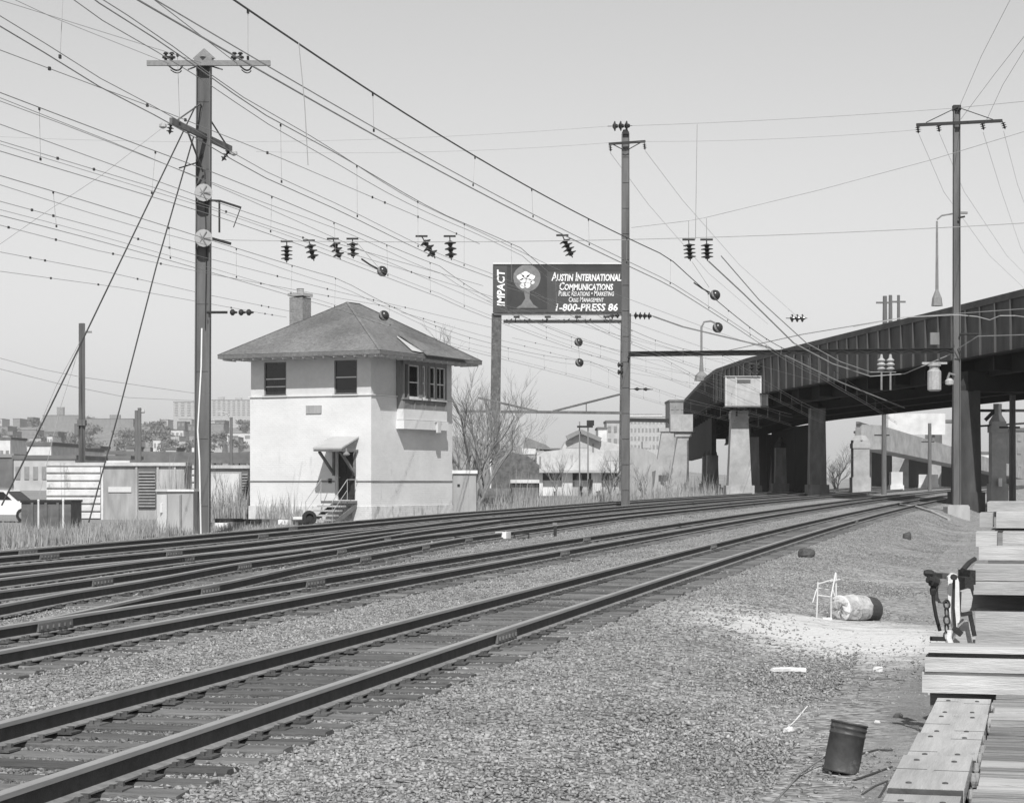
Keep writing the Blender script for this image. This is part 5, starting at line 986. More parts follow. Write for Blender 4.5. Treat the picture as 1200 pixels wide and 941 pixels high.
rock('debris', 'small dark lump farther up the path, before the concrete footing', 1063, 632, 10, 8, 'bolt', 'debris', 2)
rock('debris', 'tiny dark lump on the path beyond the drum', 1018, 649.5, 8, 3, 'woodd', 'debris', 3)
rock('debris', 'dark stone beside the edge boards of the deck', 1052, 843, 12, 7, 'bolt', 'debris', 4)
rock('stone', 'white stone lying left of the bucket path', 924, 857, 13, 5, 'trim', 'stone', 5); rock('stone', 'pale stone beside the fallen white slat', 1029, 785, 13, 4, 'trim', 'stone', 6); rock('stone', 'small white stone near the deck edge', 1028, 849, 8, 5, 'trim', 'stone', 7)
for pts, r_, mt, lab in (((( 905, 787), (925, 786.5), (944, 787.5)), .03, 'lime', 'white slat lying flat on the cinders'), (((1043, 641), (1052, 643), (1072, 644.5)), .022, 'woodd', 'dark stick lying on the path near the footing'), (((918, 858), (932, 845), (946, 828)), .008, 'lime', 'pale wire lying on the cinders left of the bucket'), (((945, 790), (1000, 794), (1060, 797)), .008, 'woodd', 'dark cord lying across the path before the deck')):
    ground_line('litter', lab, [(*gp(*p), 0) for p in pts], r_, mt, 'litter')
ground_line('pipe', 'pale pipe lying along the shadow edge towards the concrete footing', [(*gp(1050, 592), .02), (*gp(1075, 596), .04), (*gp(1092, 601), .02), (*gp(1112, 610), 0)], .08, 'conc', 'pipe')
t = thing('switch_machine', 'small pale box with dark fittings of a switch machine beside the third track', 'switch machine', (-.27, 62, zr(62) - .2), R(-14))
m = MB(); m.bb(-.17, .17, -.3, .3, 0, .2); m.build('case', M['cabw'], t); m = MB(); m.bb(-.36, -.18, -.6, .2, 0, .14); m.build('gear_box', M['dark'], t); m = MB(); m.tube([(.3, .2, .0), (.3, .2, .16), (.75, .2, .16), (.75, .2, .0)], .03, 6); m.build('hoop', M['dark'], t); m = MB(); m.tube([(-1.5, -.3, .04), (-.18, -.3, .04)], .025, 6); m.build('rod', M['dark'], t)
t = thing('switch_target', 'small upright switch target post between the second and third tracks', 'switch stand', (1.36, 64.5, zr(64.5) - .2)); m = MB(); m.bb(-.05, .05, -.05, .05, 0, .32); m.build('post', M['dark'], t); m = MB(); m.bb(-.08, .06, -.03, .03, .325, .42); m.build('blade', M['slat'], t)

# ---------------------------------------------------------------- yard behind the tracks
def base_thing(name, label, cat, px, Y, rz=0, group=None):
    g = G(px, Y); return thing(name, label, cat, g, rz, group)
def hut(px0, px1, Y, ytop, label, ribs=(), louvres=(), roof='shedr', wall='shedg', depth=5.0, ribw='shedw', rz=0):
    k = Y / F; t = base_thing('equipment_hut', label, 'hut', (px0 + px1) / 2, Y, rz); o = t.location; H = CH - (ytop - HY) * k - o.z; X = lambda p: (p - CX) * k - o.x
    holes = []
    m = MB(); m.bb(X(px0), X(px1), 0.02, depth, -.3, H); m.build('wall', M[wall], t)
    m = MB(); m.bb(X(px0) - .08, X(px1) + .08, -.12, depth + .1, H + .002, H + .16); m.build('roof', M[roof], t)
    for a, b in ribs:
        n = max(4, int(H / .34))
        for i in range(n):
            m = MB(); z = H * i / n; m.prism([(X(a), .018, z + .02), (X(a), -.1, z + .07), (X(a), -.1, z + H / n - .07), (X(a), .018, z + H / n - .02)], (X(b) - X(a), 0, 0)); m.build('corrugated_panel', M[ribw], t)
    for a, b in louvres:
        f = MB(); f.bb(X(a), X(b), -.04, .018, .55, H - .12); fr = f.build('louvre', M['fdark'], t); n = 12
        for i in range(n): m = MB(); z = .6 + (H - .8) * i / n; m.prism([(X(a) + .03, -.042, z), (X(a) + .03, -.12, z), (X(a) + .03, -.05, z + .09)], (X(b) - X(a) - .06, 0, 0)); m.build('slat', M['slat'], fr)
    return t, X, H
t, X, H = hut(55, 216, 97, 546, 'long low hut with white ribbed left end and dark stained side, before the steel column', [(55, 118)], [(162, 183)])
for x in (120, 160, 185, 205): m = MB(); m.bb(X(x) - .05, X(x) + .05, -.06, .018, 0, H - .01); m.build('corner_post', M['shedw' if x == 120 else 'shedg'], t)
m = MB(); m.bb(X(127), X(154), -.03, .018, 1.3, 1.55); m.build('painted_band', M['stucco'], t)
t, X, H = hut(220, 291, 99, 549, 'low pale hut between steel column and tower, with a louvre at its right end', [(220, 233)], [(283, 291)], wall='cab', roof='shedr')
m = MB(); m.bb(X(236), X(280), -.03, .018, -.2, H - .25); m.build('pale_panel', M['shedw'], t)
k = 69 / F; t = base_thing('relay_cabinet', 'square metal relay cabinet with a bright left face standing beside the steel column', 'cabinet', 205, 69); o = t.location; X = lambda p: (p - CX) * k - o.x; zt = CH - (576 - HY) * k - o.z
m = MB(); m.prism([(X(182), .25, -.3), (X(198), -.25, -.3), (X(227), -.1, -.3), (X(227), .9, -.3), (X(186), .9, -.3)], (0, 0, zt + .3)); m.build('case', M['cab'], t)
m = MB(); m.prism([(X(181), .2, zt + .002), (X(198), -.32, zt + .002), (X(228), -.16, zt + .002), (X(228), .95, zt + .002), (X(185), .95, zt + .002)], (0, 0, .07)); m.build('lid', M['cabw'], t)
m = MB(); m.prism([(X(183), .2, .1), (X(197), -.24, .1), (X(197), -.27, .1), (X(183), .17, .1)][::-1], (0, 0, zt - .2)); m.build('door', M['cabw'], t); m = MB(); m.bb(X(213), X(214), -.25, -.17, .1, zt - .1); m.build('seam', M['slat'], t)  # left face lighter than the case: sunlight put into its colour
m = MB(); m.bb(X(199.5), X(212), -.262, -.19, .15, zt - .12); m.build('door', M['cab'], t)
m = MB(); m.bb(X(188), X(191), -.12, -.05, zt * .55, zt * .75); m.build('notice', M['stucco'], t)
k = 80 / F; t = base_thing('container', 'low dark rusty container standing in the weeds at the far left', 'container', 54, 80); o = t.location; X = lambda p: (p - CX) * k - o.x; zt = CH - (589 - HY) * k - o.z
m = MB(); m.bb(X(25), X(83), 0, 2, -.2, zt); m.build('bin', M['dump'], t); m = MB(); m.bb(X(24), X(84), -.06, 2.05, zt + .002, zt + .1); m.build('lid', M['dark'], t)
for x in (38, 54, 68): m = MB(); m.bb(X(x) - .05, X(x) + .05, -.07, -.002, -.2, zt); m.build('rib', M['dump'], t)
for x, yb, lab in ((45, 577, 'left one of two pale stakes before the dark container'), (74, 577, 'right one of two pale stakes before the dark container')):
    t = base_thing('stake', lab, 'stake', x, 76, group='stakes in the weeds'); zt = CH - (587 - HY) * 76 / F - t.location.z; m = MB(); m.lathe((0, 0, -.3), [(.04, 0), (.035, zt + .3)], 6); m.build('post', M['shedw'], t); m = MB(); m.lathe((0, 0, zt), [(.05, 0), (.03, .06)], 6); m.build('cap', M['shedw'], t)
# parked car half out of the frame
def car(px, Y, label, paint='carw', rz=0.0):
    t = base_thing('parked_car', label, 'car', px, Y, rz)
    m = MB(); side = [(-2.2, .35), (2.2, .35), (2.25, .7), (2.1, .88), (1.0, .95), (-1.9, .98), (-2.25, .8)]; m.prism([(x, -.85, z) for x, z in side], (0, 1.7, 0)); m.build('body', M[paint], t)
    m = MB(); cab_ = [(-1.7, .975), (.95, .945), (.35, 1.42), (-1.1, 1.45)]; m.prism([(x, -.72, z) for x, z in cab_], (0, 1.44, 0)); c = m.build('cabin', M[paint], t)
    for xs in ([(-1.45, 1.0), (-.35, 1.0), (-.35, 1.38), (-1.05, 1.38)], [(-.25, 1.0), (.72, 1.0), (.3, 1.36), (-.25, 1.38)]): m = MB(); m.prism([(x, -.735, z) for x, z in xs], (0, .012, 0)); m.build('window', M['glass'], c)
    m = MB(); m.prism([(.96, -.62, .97), (.96, .62, .97), (.42, .6, 1.38), (.42, -.6, 1.38)], (.02, 0, .012)); m.build('windscreen', M['glass'], c)
    for x in (-1.4, 1.35):
        for y in (-.86, .86): m = MB(); m.lathe((x, y - .1, .32), [(.2, 0), (.32, .02), (.32, .18), (.2, .2)], 14, (0, 1, 0)); w = m.build('wheel', M['tyre'], t); m = MB(); m.lathe((x, y - .11 if y < 0 else y + .1, .32), [(.17, 0), (.15, .015)], 10, (0, 1, 0)); m.build('rim', M['steel2'], w)
    for y in (-.6, .6): m = MB(); m.bb(2.22, 2.27, y - .18, y + .18, .62, .78); m.build('headlight', M['porcl'], t)
    m = MB(); m.bb(2.2, 2.32, -.8, .8, .36, .5); m.build('bumper', M['carg'], t)
    return t
car(6, 92, 'white car parked at the left edge beside the dark container', rz=-.25)
# junk by the tower
for px, py_, Y, r_, lab in ((353, 606, 86, .34, 'dark tyre lying flat against the tower steps'), (362, 604, 86.5, .3, 'dark tyre leaning beside the tower steps')):
    t = base_thing('tyre', lab, 'tyre', px, Y, group='tyres by the tower steps'); m = MB(); pr_ = [(r_ * .55, 0), (r_, .02), (r_ * 1.05, .1), (r_, .18), (r_ * .55, .2), (r_ * .5, .1)]
    m.lathe((0, 0, .02 if px < 360 else .3), pr_, 14, (0, 0, 1) if px < 360 else (.3, -1, .2)); m.build('rubber', M['tyre'], t)
k = 87 / F; t = base_thing('rubble_pile', 'pale slab and dark rubble lying between the tower corner and the steps', 'rubble', 318, 87); rd = random.Random(2)
for i in range(7): m = MB(); m.box((rd.uniform(-1.2, 1.2), rd.uniform(-.3, .3), .12 + .1 * (i == 0)), (rd.uniform(.4, 1.2), rd.uniform(.3, .6), rd.uniform(.1, .28)), rd.uniform(-.5, .5)); m.build('slab', M['cabw' if i < 2 else 'dump'], t)
t = base_thing('rubble_pile', 'dark heap with a pale slab on the ground between the steel column and the tower', 'rubble', 266, 84)
for i in range(8): m = MB(); m.box((rd.uniform(-1.0, 1.0), rd.uniform(-.4, .4), .08 + .14 * (i > 5)), (rd.uniform(.5, 1.5), rd.uniform(.3, .7), rd.uniform(.1, .26)), rd.uniform(-.6, .6)); m.build('slab', M['cabw' if i < 2 else 'dark' if i > 5 else 'woodd'], t)
# panelled metal locker beside the tower
k = 98 / F; t = base_thing('locker', 'grey panelled metal locker against the right side of the tower', 'locker', 545, 98); o = t.location; X = lambda p: (p - CX) * k - o.x; zt = CH - (555 - HY) * k - o.z
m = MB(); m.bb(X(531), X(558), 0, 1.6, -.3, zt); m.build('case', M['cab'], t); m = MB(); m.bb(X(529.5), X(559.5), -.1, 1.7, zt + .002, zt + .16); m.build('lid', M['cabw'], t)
for a, b in ((532, 543), (544, 548.5), (549.5, 557)): m = MB(); m.bb(X(a), X(b), -.035, -.002, -.1, zt - .1); m.build('panel', M['cab'], t)
m = MB(); m.bb(X(536), X(539), -.06, -.036, zt - .62, zt - .5); m.build('lock', M['dark'], t)
# brick shed covered by creeper, dark tank
k = 150 / F; t = base_thing('shed', 'dark shed overgrown with creeper behind the billboard post', 'shed', 600, 150); o = t.location; X = lambda p: (p - CX) * k - o.x; zz = lambda y: CH - (y - HY) * k - o.z
m = MB(); m.prism([(X(562), 0, -.3), (X(632), 0, -.3), (X(632), 0, zz(545)), (X(618), 0, zz(534)), (X(590), 0, zz(528)), (X(562), 0, zz(534))], (0, 7, 0)); m.build('wall', M['ivy'], t)
m = MB(); m.bb(X(598), X(632), -.6, -.02, zz(566), zz(562)); m.build('eave', M['fwhite'], t); m = MB(); m.bb(X(600), X(631), -.3, -.02, -.2, zz(567)); m.build('lean_to', M['fdark'], t)
m = MB(); m.bb(X(560), X(574), -1.2, -.2, -.3, zz(540)); m.build('side_wall', M['fbrick'], t); m = MB(); m.bb(X(574.2), X(576), -1.3, -.2, -.3, zz(538)); m.build('downpipe', M['fwhite'], t)
k = 130 / F; t = base_thing('oil_tank', 'dark oil tank on blocks at the foot of the billboard post', 'tank', 578, 130); m = MB(); m.lathe((-1.0, 0, .75), [(.3, 0), (.5, .1), (.5, 2.0), (.3, 2.1)], 14, (1, 0, 0)); m.build('tank', M['dump'], t); m = MB(); m.bb(-.9, -.7, -.4, .4, -.2, .4); m.bb(.7, .9, -.4, .4, -.2, .4); m.build('cradle', M['dark'], t)
# white warehouse with a gable
k = 200 / F; t = base_thing('warehouse', 'white gabled warehouse with three dark openings behind the tracks, left of the steel column', 'warehouse', 682, 200); o = t.location; X = lambda p: (p - CX) * k - o.x; zz = lambda y: CH - (y - HY) * k - o.z
m = MB(); m.prism([(X(629), 0, zz(553)), (X(738), 0, zz(553)), (X(738), 0, zz(523)), (X(702), 0, zz(516)), (X(680), 0, zz(508)), (X(664), 0, zz(516)), (X(658), 0, zz(527)), (X(629), 0, zz(530))], (0, 12, 0)); m.build('upper_wall', M['bbskirt'], t)
for a, b in ((629, 636), (658.5, 671), (693.5, 705), (727, 738)): m = MB(); m.bb(X(a), X(b), 0, .6, -.3, zz(553) - .004); m.build('pillar', M['fwhite'], t)
for a, b in ((636, 658.5), (671, 693.5), (705, 727)):
    m = MB(); m.bb(X(a) + .004, X(b) - .004, .35, .5, -.3, zz(563)); m.build('bay_door', M['fwhite' if a == 636 else 'flight'], t); m = MB(); m.bb(X(a) + .004, X(b) - .004, .9, 1.2, zz(563) + .01, zz(553) - .004); m.build('opening', M['fdark'], t)
m = MB(); m.bb(X(628), X(738), -.9, -.02, zz(554), zz(551)); m.build('canopy', M['flight'], t)
m = MB(); m.beam((X(664), -.1, zz(513)), (X(680), -.1, zz(505.5)), 1.2, .4, (0, 0, 1)); m.beam((X(680), -.1, zz(505.5)), (X(704), -.1, zz(515.5)), 1.2, .4, (0, 0, 1)); m.build('gable_roof', M['fbrick'], t)
for i, (x0, x1, y0, y1) in enumerate(((632, 634, 535, 549), (663, 690, 519, 525), (694, 696, 520, 530), (710, 728, 528, 540))): m = MB(); m.bb(X(x0), X(x1), -.03, -.002, zz(y1), zz(y0)); m.build('window', M['flight' if i in (1, 3) else 'fwin'], t)
m = MB(); m.bb(X(612), X(628), 1, 9, zz(532), zz(525)); m.build('annex_roof', M['fwhite'], t); m = MB(); m.prism([(X(614), 1, zz(524.8)), (X(648), 1, zz(527)), (X(640), 1, zz(521)), (X(616), 1, zz(512))], (0, 8, 0)); m.build('annex_gable', M['slat'], t)
k = 190 / F; t = base_thing('tank_car', 'rounded pale tank hull half hidden by weeds right of the steel column', 'tank hull', 752, 190); o = t.location; X = lambda p: (p - CX) * k - o.x; zz = lambda y: CH - (y - HY) * k - o.z
m = MB(); m.prism([(X(737), 0, -.3), (X(771), 0, -.3), (X(772), 0, zz(545)), (X(769), 0, zz(533)), (X(758), 0, zz(527)), (X(742), 0, zz(524)), (X(737), 0, zz(524))], (0, 3, 0)); m.build('hull', M['cab'], t); m = MB(); m.prism([(X(764), -.05, zz(553)), (X(768.5), -.05, zz(551)), (X(767), -.05, zz(566)), (X(765.5), -.05, zz(572))], (0, .04, 0)); m.build('opening', M['fdark'], t); m = MB(); m.bb(X(754), X(763), 1, 3, zz(525), zz(517)); m.build('vent', M['flight'], t)
t = base_thing('signal_mast', 'slim signal mast with a small platform before the white warehouse', 'signal mast', 682, 170); zt = CH - (494 - HY) * 170 / F - t.location.z
m = MB(); m.lathe((-.2, 0, -.3), [(.07, 0), (.05, zt + .3)], 6); m.lathe((.5, 0, -.3), [(.07, 0), (.05, zt + .3)], 6); m.build('post', M['fbrick'], t)['kind'] = 'stuff'; m = MB(); m.bb(-.4, .9, -.3, .3, zt - .5, zt - .35); m.bb(.4, 1.0, -.2, .2, zt - .34, zt + .1); m.build('platform', M['dark'], t)
rd = random.Random(12); t = base_thing('scrap_heap', 'dark scrap of upright rods and drums lying before the white warehouse', 'scrap', 684, 160)
for i in range(16):
    x = rd.gauss(0, 1.5); h = rd.uniform(.3, 1.2) * (1.8 if abs(x) < .8 else 1); m = MB(); m.lathe((x, rd.uniform(-.6, .6), -.1), [(rd.uniform(.08, .2), 0), (rd.uniform(.05, .2), h)], 7, (rd.uniform(-.2, .2), 0, 1)); m.build('scrap_piece', M['dark' if i % 3 else 'shrub'], t)
# short steel stub and wooden poles at the left
for px, Y, y0, w, lab, arms in ((96, 104, 379, .36, 'cut off steel pole with a small box on it, left of the main column', 1), (160, 150, 481, .3, 'left one of a close pair of wooden poles behind the ribbed hut', 0), (163.5, 150, 478, .3, 'right one of a close pair of wooden poles behind the ribbed hut', 2), (271, 150, 489, .24, 'thin lamp pole between the steel column and the tower', 3)):
    t = base_thing('short_pole', lab, 'pole', px, Y, group='short poles on the left'); zt = CH - (y0 - HY) * Y / F - t.location.z
    m = MB(); m.lathe((0, 0, -.3), [(w / 2, 0), (w * .45, zt + .3)], 8 if arms != 1 else 4); m.build('pole', M['steel' if arms == 1 else 'pole'], t)
    if arms == 1: m = MB(); m.bb(-.34, -.12, -.2, .2, zt * .42, zt * .48); m.bb(-.2, .2, -.22, .22, zt * .47, zt * .5); m.build('box', M['steel'], t); m = MB(); m.bb(.1, .5, -.03, .03, zt * .95, zt * .96); m.bb(.1, .45, -.03, .03, zt * .46, zt * .47); m.build('bracket', M['steel2'], t)
    if arms == 2: m = MB(); m.lathe((.25, 0, zt - .4), [(.1, 0), (.16, .1), (.1, .3)], 8); m.lathe((.2, 0, zt * .3), [(.1, 0), (.25, .1), (.2, .4), (.1, .5)], 8); m.build('can', M['porcl'], t)
    if arms == 3: m = MB(); m.tube([(0, 0, zt - .3), (-.25, 0, zt + .25), (-.7, 0, zt + .4)], .05, 5); m.bb(-1.0, -.6, -.1, .1, zt + .34, zt + .48); m.build('arm', M['porcl'], t)
for pts, lab in (([P(-10, 417, 100), P(45, 432, 102), P(96, 442, 104), P(165, 452, 120), P(236, 462, 140)], 'low sagging wire from the left edge past the cut off pole'), ([P(-10, 430, 100), P(70, 450, 104), P(150, 466, 130), P(236, 470, 150)], 'second low sagging wire under the first, past the cut off pole'), ([P(94, 400, 104), P(66, 452, 95), P(20, 560, 84)], 'thin stay slanting down left from the cut off pole'), ([P(96, 398, 104), P(70, 480, 97), P(45, 585, 90)], 'second thin stay of the cut off pole, steeper')):
    wire('stay_wire', lab, pts, .014, 'low wires on the left', 'wirel')

# ---------------------------------------------------------------- plants
def blades(name, label, n, area, h, w, mt, cat, lean=.35, seed=0):
    """area(u, v) -> x, y arrays; thin bent blades"""
    r = np.random.default_rng(seed); x, y = area(r.random(n), r.random(n)); z = zg(x, y); H_ = h[0] + (h[1] - h[0]) * r.random(n) ** 2.2 * (.35 + 1.3 * np.clip(.5 + .5 * np.sin(x * 1.1 + 2 * np.sin(y * .9)) * np.sin(y * .7 + x * .37), 0, 1) ** 1.3)
    a = r.random(n) * 6.283; lx, ly = np.cos(a) * lean * H_ * r.random(n), np.sin(a) * lean * H_ * r.random(n); wx = w * (.5 + r.random(n))
    V = np.zeros((n, 5, 3)); V[:, 0] = np.stack([x - wx / 2, y, z - .05], -1); V[:, 1] = np.stack([x + wx / 2, y, z - .05], -1)
    V[:, 2] = np.stack([x + wx * .4 + lx * .4, y + ly * .4, z + H_ * .55], -1); V[:, 3] = np.stack([x - wx * .4 + lx * .4, y + ly * .4, z + H_ * .55], -1); V[:, 4] = np.stack([x + lx, y + ly, z + H_], -1)
    b = 5 * np.arange(n)[:, None]; Fc = np.concatenate([b + [0, 1, 2], b + [0, 2, 3], b + [3, 2, 4]]); 
    return tag(put(name, np_mesh(name, V.reshape(-1, 3), Fc, M[mt])), label, cat, kind='stuff')
def strip(p0, p1, Y0, Y1, clump=0.):
    def f(u, v): Y = Y0 + (Y1 - Y0) * v; u = u + clump * np.sin(u * 40) / 40; px = p0 + (p1 - p0) * u; return (px - CX) / F * Y, Y
    return f
def along(s0, s1, n0, n1):
    def f(u, v): s = s0 + (s1 - s0) * u; nn = n0 + (n1 - n0) * v + dev(s); return .204 * s + .979 * nn, .979 * s - .204 * nn
    return f
blades('dry_grass', 'tall dry weeds along the far side of the tracks, left of the steel column', 26000, along(42, 63, -31, -24.9), (.1, .7), .02, 'straw', 'weeds', seed=1)
blades('dry_grass', 'low dry grass between the huts and the tracks', 8000, along(54, 86, -37, -28), (.05, .3), .022, 'straw', 'weeds', seed=2)
blades('dry_grass', 'dry weeds beside the tracks beyond the tower, below the billboard', 9000, along(90, 150, -32, -26.2), (.1, .8), .025, 'straw', 'weeds', seed=3)
blades('dry_grass', 'tall pale reeds along the tracks right of the steel column', 3500, along(118, 190, -31, -26.5), (.2, 1.9), .03, 'straw', 'weeds', .25, seed=4)
blades('dead_weeds', 'dead weed stalks growing against the tower wall left of the steps', 260, strip(300, 352, 88.5, 92.5), (.5, 1.9), .03, 'reed', 'weeds', .3, 5)
blades('dead_weeds', 'dead stalks growing before the pale hut beside the tower', 420, strip(236, 290, 95, 98.5), (.8, 2.4), .03, 'reed', 'weeds', .25, 6)
blades('dead_weeds', 'dead stalks growing before the dark hut', 420, strip(190, 226, 90, 96), (.8, 2.5), .03, 'reed', 'weeds', .25, 7)
def bare_tree(name, label, px, Y, h, seed, spread=.55, levels=5, trunk=.13, mt='bark', group='bare trees', nstem=3, lean=0.):
    t = base_thing(name, label, 'tree' if h > 4 else 'shrub', px, Y, group=group); rd = random.Random(seed); tr = MB(); cr = MB()
    def grow(p, d, l, r, lv):
        n = 3; pts = [p]; q = p.copy(); dd = d.copy()
        for i in range(n): dd = (dd + Vector((rd.uniform(-.16, .16), rd.uniform(-.16, .16), rd.uniform(-.03, .12)))).normalized(); q = q + dd * l / n; pts.append(q.copy())
        (tr if lv >= levels - 1 else cr).tube(pts, r, 5 if lv > 2 else 3, cap=False, r2=r * .62)
        if lv == 0: return
        for k in range(rd.choice((2, 3, 3)) if lv < levels else 3):
            a = rd.uniform(0, 6.28); e = (dd + Vector((math.cos(a), math.sin(a) * .8, rd.uniform(0, .35))) * spread * rd.uniform(.6, 1.2)).normalized(); f = rd.choice((1, 2, 3, 3)); grow(pts[f], e, l * rd.uniform(.6, .82), r * .58, lv - 1)
    for k in range(nstem): a = rd.uniform(0, 6.28); grow(Vector((rd.uniform(-.25, .25), rd.uniform(-.2, .2), -.2)), Vector((math.cos(a) * .22 + lean, math.sin(a) * .2, 1)).normalized(), h * .36 * rd.uniform(.8, 1.1), trunk * rd.uniform(.7, 1), levels)
    tr.build('trunk', M[mt], t); cr.build('crown', M['twig' if mt == 'bark' else mt], t); return t
bare_tree('bare_tree', 'large leafless tree between the tower and the billboard post', 541, 112, 8.6, 3, .55, 6, .17, nstem=4)
bare_tree('bare_tree', 'leafless tree reaching across behind the billboard post', 555, 120, 8.2, 8, .62, 6, .13, lean=.22)
bare_tree('bare_tree', 'smaller leafless tree right of the billboard post', 604, 165, 7.6, 5, .65, 6, .1)
bare_tree('bare_shrub', 'leafless shrub before the left part of the white warehouse', 655, 150, 4.6, 6, .5, 4, .06, 'reed')
bare_tree('bare_shrub', 'leafless shrub before the right part of the white warehouse', 716, 140, 4.2, 11, .5, 4, .07, 'reed')
bare_tree('bare_shrub', 'leafless shrub just right of the steel column', 752, 150, 3.4, 13, .5, 4, .06, 'reed')
bare_tree('bare_shrub', 'leafless shrub at the foot of the old viaduct pier', 778, 170, 3.6, 14, .5, 4, .06, 'reed')
bare_tree('bare_bush', 'dark tangled bush beside the light pier under the bridge', 980, 200, 5.0, 15, .8, 5, .07, 'shrub', nstem=5)
bare_tree('bare_shrub', 'leafless sapling leaning before the left pier of the bridge', 822, 190, 2.6, 16, .6, 4, .05, 'shrub')
bare_tree('bare_shrub', 'thin leafless shrub before the pale hut', 262, 96, 3.0, 18, .4, 4, .035, 'reed')

# ---------------------------------------------------------------- far city on the left and behind
def block(px0, px1, Y, ytop, label, mt, depth=14., win=None, cat='building', name='building', roofbits=(), group=None):
    if Y >= 560: Y *= 3; depth = 35
    k = Y / F; x = ((px0 + px1) / 2 - CX) * k; z0 = HILL(x, Y); t = thing(name, label, cat, (x, Y, z0), 0, group); zt = CH - (ytop - HY) * k - z0; X = lambda p: (p - CX) * k - x
    m = MB(); m.bb(X(px0), X(px1), 0, depth, -6, zt); w = m.build('wall', M[mt], t)
    m = MB(); m.bb(X(px0) - .2, X(px1) + .2, -.2, depth + .2, zt + .002, zt + .5); m.build('roof', M['fdark' if mt != 'fdark' else 'fbrick'], t)
    if win:
        nc, nr, zf = win; m = MB(); wd = (X(px1) - X(px0)) / nc; hh = zt * (1 - zf) / nr
        for i in range(nc):
            for j in range(nr): xc = X(px0) + wd * (i + .5); zc = zt * zf + hh * (j + .45); m.bb(xc - wd * .27, xc + wd * .27, -.12, -.02, zc - hh * .25, zc + hh * .25)
        o = m.build('windows', M['fwin'], t); o['kind'] = 'stuff'
    for a, b, y in roofbits: m = MB(); m.bb(X(a), X(b), 2, 7, zt + .51, CH - (y - HY) * k - z0); m.build('roof_house', M[mt], t)
    return t
def HILL(x, y): return 1.0 + 70 * float(smooth((y - 1150) / 1500.)) * float(smooth((180 - x) / 600. + .3))
hy = np.concatenate([np.linspace(300, 420, 4), np.linspace(1000, 2700, 40), np.linspace(2800, 3600, 5)]); hx = np.linspace(-1900, 900, 70); HX, HYg = np.meshgrid(hx, hy)
HZ = np.vectorize(HILL)(HX, HYg) + 2.2 * np.sin(HX * .017) * np.sin(HYg * .01) * (HYg > 1100) - .25 * (HYg < 430) ; HZ = np.where(HYg <= 300, 0.2, HZ)
r_, c_ = HX.shape; ii = np.arange(r_ * c_).reshape(r_, c_)
tag(put('hill', np_mesh('hill', np.stack([HX, HYg, HZ], -1).reshape(-1, 3), np.stack([ii[:-1, :-1], ii[:-1, 1:], ii[1:, 1:], ii[1:, :-1]], -1).reshape(-1, 4), M['hillm'], smooth=True)), 'low built up hill behind the railway yard', None, kind='structure')
block(203, 240, 760, 471, 'plain flat topped apartment block on the far hill, left of the steel column', 'flight', win=(5, 6, .45))
block(248, 300, 800, 469, 'wide apartment block with many windows on the far hill, behind the tower', 'flight', win=(9, 7, .4), roofbits=((255, 262, 465), (275, 283, 466)))
block(232, 262, 640, 497, 'middle height pale house on the hill between column and tower', 'fbrick', win=(4, 3, .4))
block(266, 300, 620, 508, 'lower pale house with two windows beside the tower wall', 'fwhite', win=(2, 1, .5))
block(88, 156, 700, 491, 'long brick factory on the far hill behind the cut off pole', 'fbrick', win=(11, 4, .4), roofbits=((128, 140, 486),))
block(50, 92, 720, 487, 'brick factory wing with a stair tower at the far left', 'fbrick', win=(6, 4, .4), roofbits=((66, 74, 477),))
block(52, 68, 600, 506, 'small house with a white gable on the left hill', 'fdark', win=(2, 1, .5))
block(-6, 9, 640, 500, 'dark square building at the left edge of the hill', 'fbrick', win=(2, 2, .5))
block(24, 42, 650, 504, 'grey house row at the left edge of the hill', 'fbrick', win=(3, 1, .5))
block(156, 176, 690, 500, 'narrow brick house on the hill behind the pair of poles', 'fbrick', win=(2, 3, .5))
block(178, 200, 680, 506, 'second brick house on the hill right of the pair of poles', 'flight', win=(3, 2, .5))
block(-8, 12, 420, 515, 'white flat roofed store at the left edge', 'fwhite', win=(3, 1, .2)); block(-8, 15, 300, 536, 'low dark store at the left edge', 'fdark')
block(16, 88, 260, 538, 'white roofed warehouse low at the far left', 'flight', 20, win=(7, 1, .1)); block(32, 60, 300, 522, 'white gabled hall roof at the far left', 'fwhite', 20)
block(60, 92, 330, 528, 'pale hall beside the gabled one', 'fwhite', 20); block(88, 152, 300, 538, 'long white roof behind the ribbed hut', 'fwhite', 10); block(152, 230, 240, 547, 'low white wall line behind the dark hut', 'fwhite', 6)
block(90, 134, 360, 536, 'flat dark roofed store behind the cut off pole', 'fdark', 10)
k = 420 / F; t = thing('rail_viaduct', 'long dark viaduct deck crossing the background left of the tower', 'viaduct', P(220, 560, 420)); o = t.location
m = MB(); m.beam(P(60, 534, 420) - o, P(300, 537, 420) - o, 4, 2.2); m.build('deck', M['fdark'], t)
for x in range(75, 300, 14): m = MB(); q = P(x, 548, 420) - o; m.bb(q.x - .5, q.x + .5, -1, 1, -2, P(x, 541, 420).z - o.z); m.build('pillar', M['fbrick' if x < 240 else 'fwhite'], t)
block(243, 300, 330, 549, 'long white roofed shed with pale bays behind the tower', 'fwhite', 12, win=(8, 1, .3)); block(640, 668, 420, 528, 'grey roof behind the warehouse', 'flight')
block(711, 738, 500, 495, 'grey block behind the right end of the warehouse', 'flight', win=(4, 2, .6)); block(738, 790, 560, 489, 'long grey office block behind the old viaduct piers', 'flight', win=(12, 4, .4)); block(701, 711, 480, 503, 'small white stair tower behind the warehouse', 'fwhite', name='stair_tower')
block(785, 803, 480, 471, 'tall grey building rising behind the boxed pier top', 'fbrick', win=(3, 5, .4)); block(736, 776, 620, 486, 'thin flat roof line behind the office block', 'fwhite')
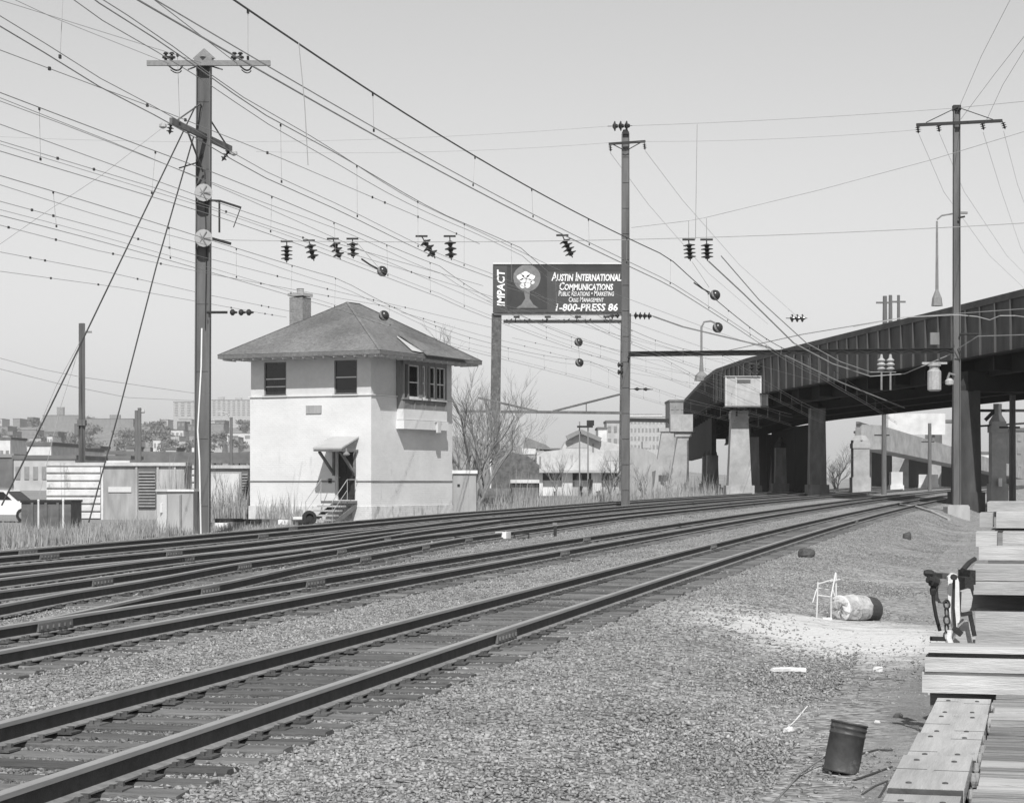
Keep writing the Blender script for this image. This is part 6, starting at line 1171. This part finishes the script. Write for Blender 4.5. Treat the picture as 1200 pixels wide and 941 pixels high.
block(1015, 1040, 420, 506, 'pale building seen under the bridge beyond the ramp', 'flight', win=(4, 3, .3)); block(1100, 1140, 420, 505, 'pale building with dark windows right of the far white billboard', 'fwhite', win=(5, 3, .3)); block(1104, 1116, 380, 495, 'tall pale pylon like block beside the right column', 'flight')
block(1140, 1176, 420, 532, 'low bright building in the gap at the right edge', 'fwhite'); block(1190, 1215, 330, 505, 'grey block behind the right edge pole', 'fbrick', win=(3, 3, .3))
# far trees: crowns of many small leaf faces
def leafy(label, px, Y, w, h, seed, group='far trees on the hill'):
    w *= .62; h *= .6
    if Y >= 540: Y *= 3; w *= 3; h *= 3
    x = (px - CX) / F * Y; z0 = HILL(x, Y) if Y > 300 else gz(x, Y); t = thing('far_tree', label, 'tree', (x, Y, z0), group=group); r = np.random.default_rng(seed); n = 420
    m = MB(); m.lathe((0, 0, -1), [(.3, 0), (.15, h * .6 + 1)], 5); m.build('trunk', M['bark'], t)
    cl = r.normal(0, 1, (9, 3)) * [w * .22, w * .2, h * .16] + [0, 0, h * .62]; c = cl[r.integers(0, 9, n)] + r.normal(0, 1, (n, 3)) * [w * .11, w * .1, h * .09]
    d1 = r.normal(0, 1, (n, 3)); d2 = r.normal(0, 1, (n, 3)); s_ = w * .045; V = np.stack([c - d1 * s_, c + d1 * s_, c + d2 * s_], 1).reshape(-1, 3); put('crown', np_mesh('crown', V, np.arange(3 * n).reshape(n, 3), M['leaf']), t)
for i, (px, Y, w, h) in enumerate(((12, 560, 12, 10), (46, 540, 9, 9), (78, 560, 9, 8), (108, 580, 12, 8), (146, 560, 10, 9), (170, 600, 11, 13), (190, 610, 12, 12), (200, 560, 10, 8), (222, 560, 11, 9), (244, 560, 10, 8), (258, 600, 12, 10), (280, 580, 10, 8), (628, 420, 10, 8), (770, 470, 9, 7))):
    leafy('distant bushy tree on the hill, number %d' % i if False else ['dark round tree at the left edge of the hill', 'small tree left of the factory wing', 'tree before the factory wing', 'low tree before the long factory', 'tree at the right end of the long factory', 'tall tree behind the pair of poles', 'tall tree left of the flat topped block', 'low tree before the flat topped block', 'tree just left of the steel column', 'tree just right of the steel column', 'tree before the wide apartment block', 'tree beside the tower wall', 'tree behind the overgrown shed', 'tree behind the tank hull'][i], px, Y, w, h, 40 + i)

rd = random.Random(21)
for i in range(46):
    px = rd.choice((rd.uniform(-5, 60), rd.uniform(50, 292), rd.uniform(150, 292))); Y = rd.uniform(470, 800); w = rd.uniform(5, 15)
    if Y < 560: Y *= 2.6; Y = max(560, Y) / 3 * 1.0 if Y < 560 else Y / 3; Y = max(Y, 470)
    Yr = Y * 3 if Y >= 560 else Y; zz_ = HILL((px - CX) / F * Yr, Yr) + rd.uniform(5, 9) * (1 if Yr < 700 else 1.6); yt = HY - (zz_ - CH) * F / Yr
    block(px - w / 2, px + w / 2, Y, yt, 'small house or shed among the trees on the hazy hillside', rd.choice(('flight', 'fbrick', 'fdark', 'fwhite', 'flight')), 12, (max(2, int(w / 4)), 1, .45), group='small houses on the far hillside', name='hill_house')
for i in range(18):
    leafy('low dark tree among the houses on the hazy hillside', rd.uniform(-5, 294), rd.uniform(545, 830), rd.uniform(7, 12), rd.uniform(6, 9), 100 + i, 'small trees on the far hillside')

# ---------------------------------------------------------------- air
HAZE = 0.00013
if HAZE:
    m = bpy.data.materials.new('haze_air'); m.use_nodes = True; n_ = m.node_tree; n_.nodes.clear(); ho = n_.nodes.new('ShaderNodeOutputMaterial'); hv = n_.nodes.new('ShaderNodeVolumePrincipled'); hv.inputs['Color'].default_value = (.93, .93, .93, 1); hv.inputs['Density'].default_value = HAZE; hv.inputs['Anisotropy'].default_value = .1
    n_.links.new(hv.outputs[0], ho.inputs['Volume'])
    hb = MB(); hb.bb(-6000, 6000, -60, 5000, -4, 150); tag(hb.build('haze', m), 'thin summer haze over the yard', None, kind='stuff')
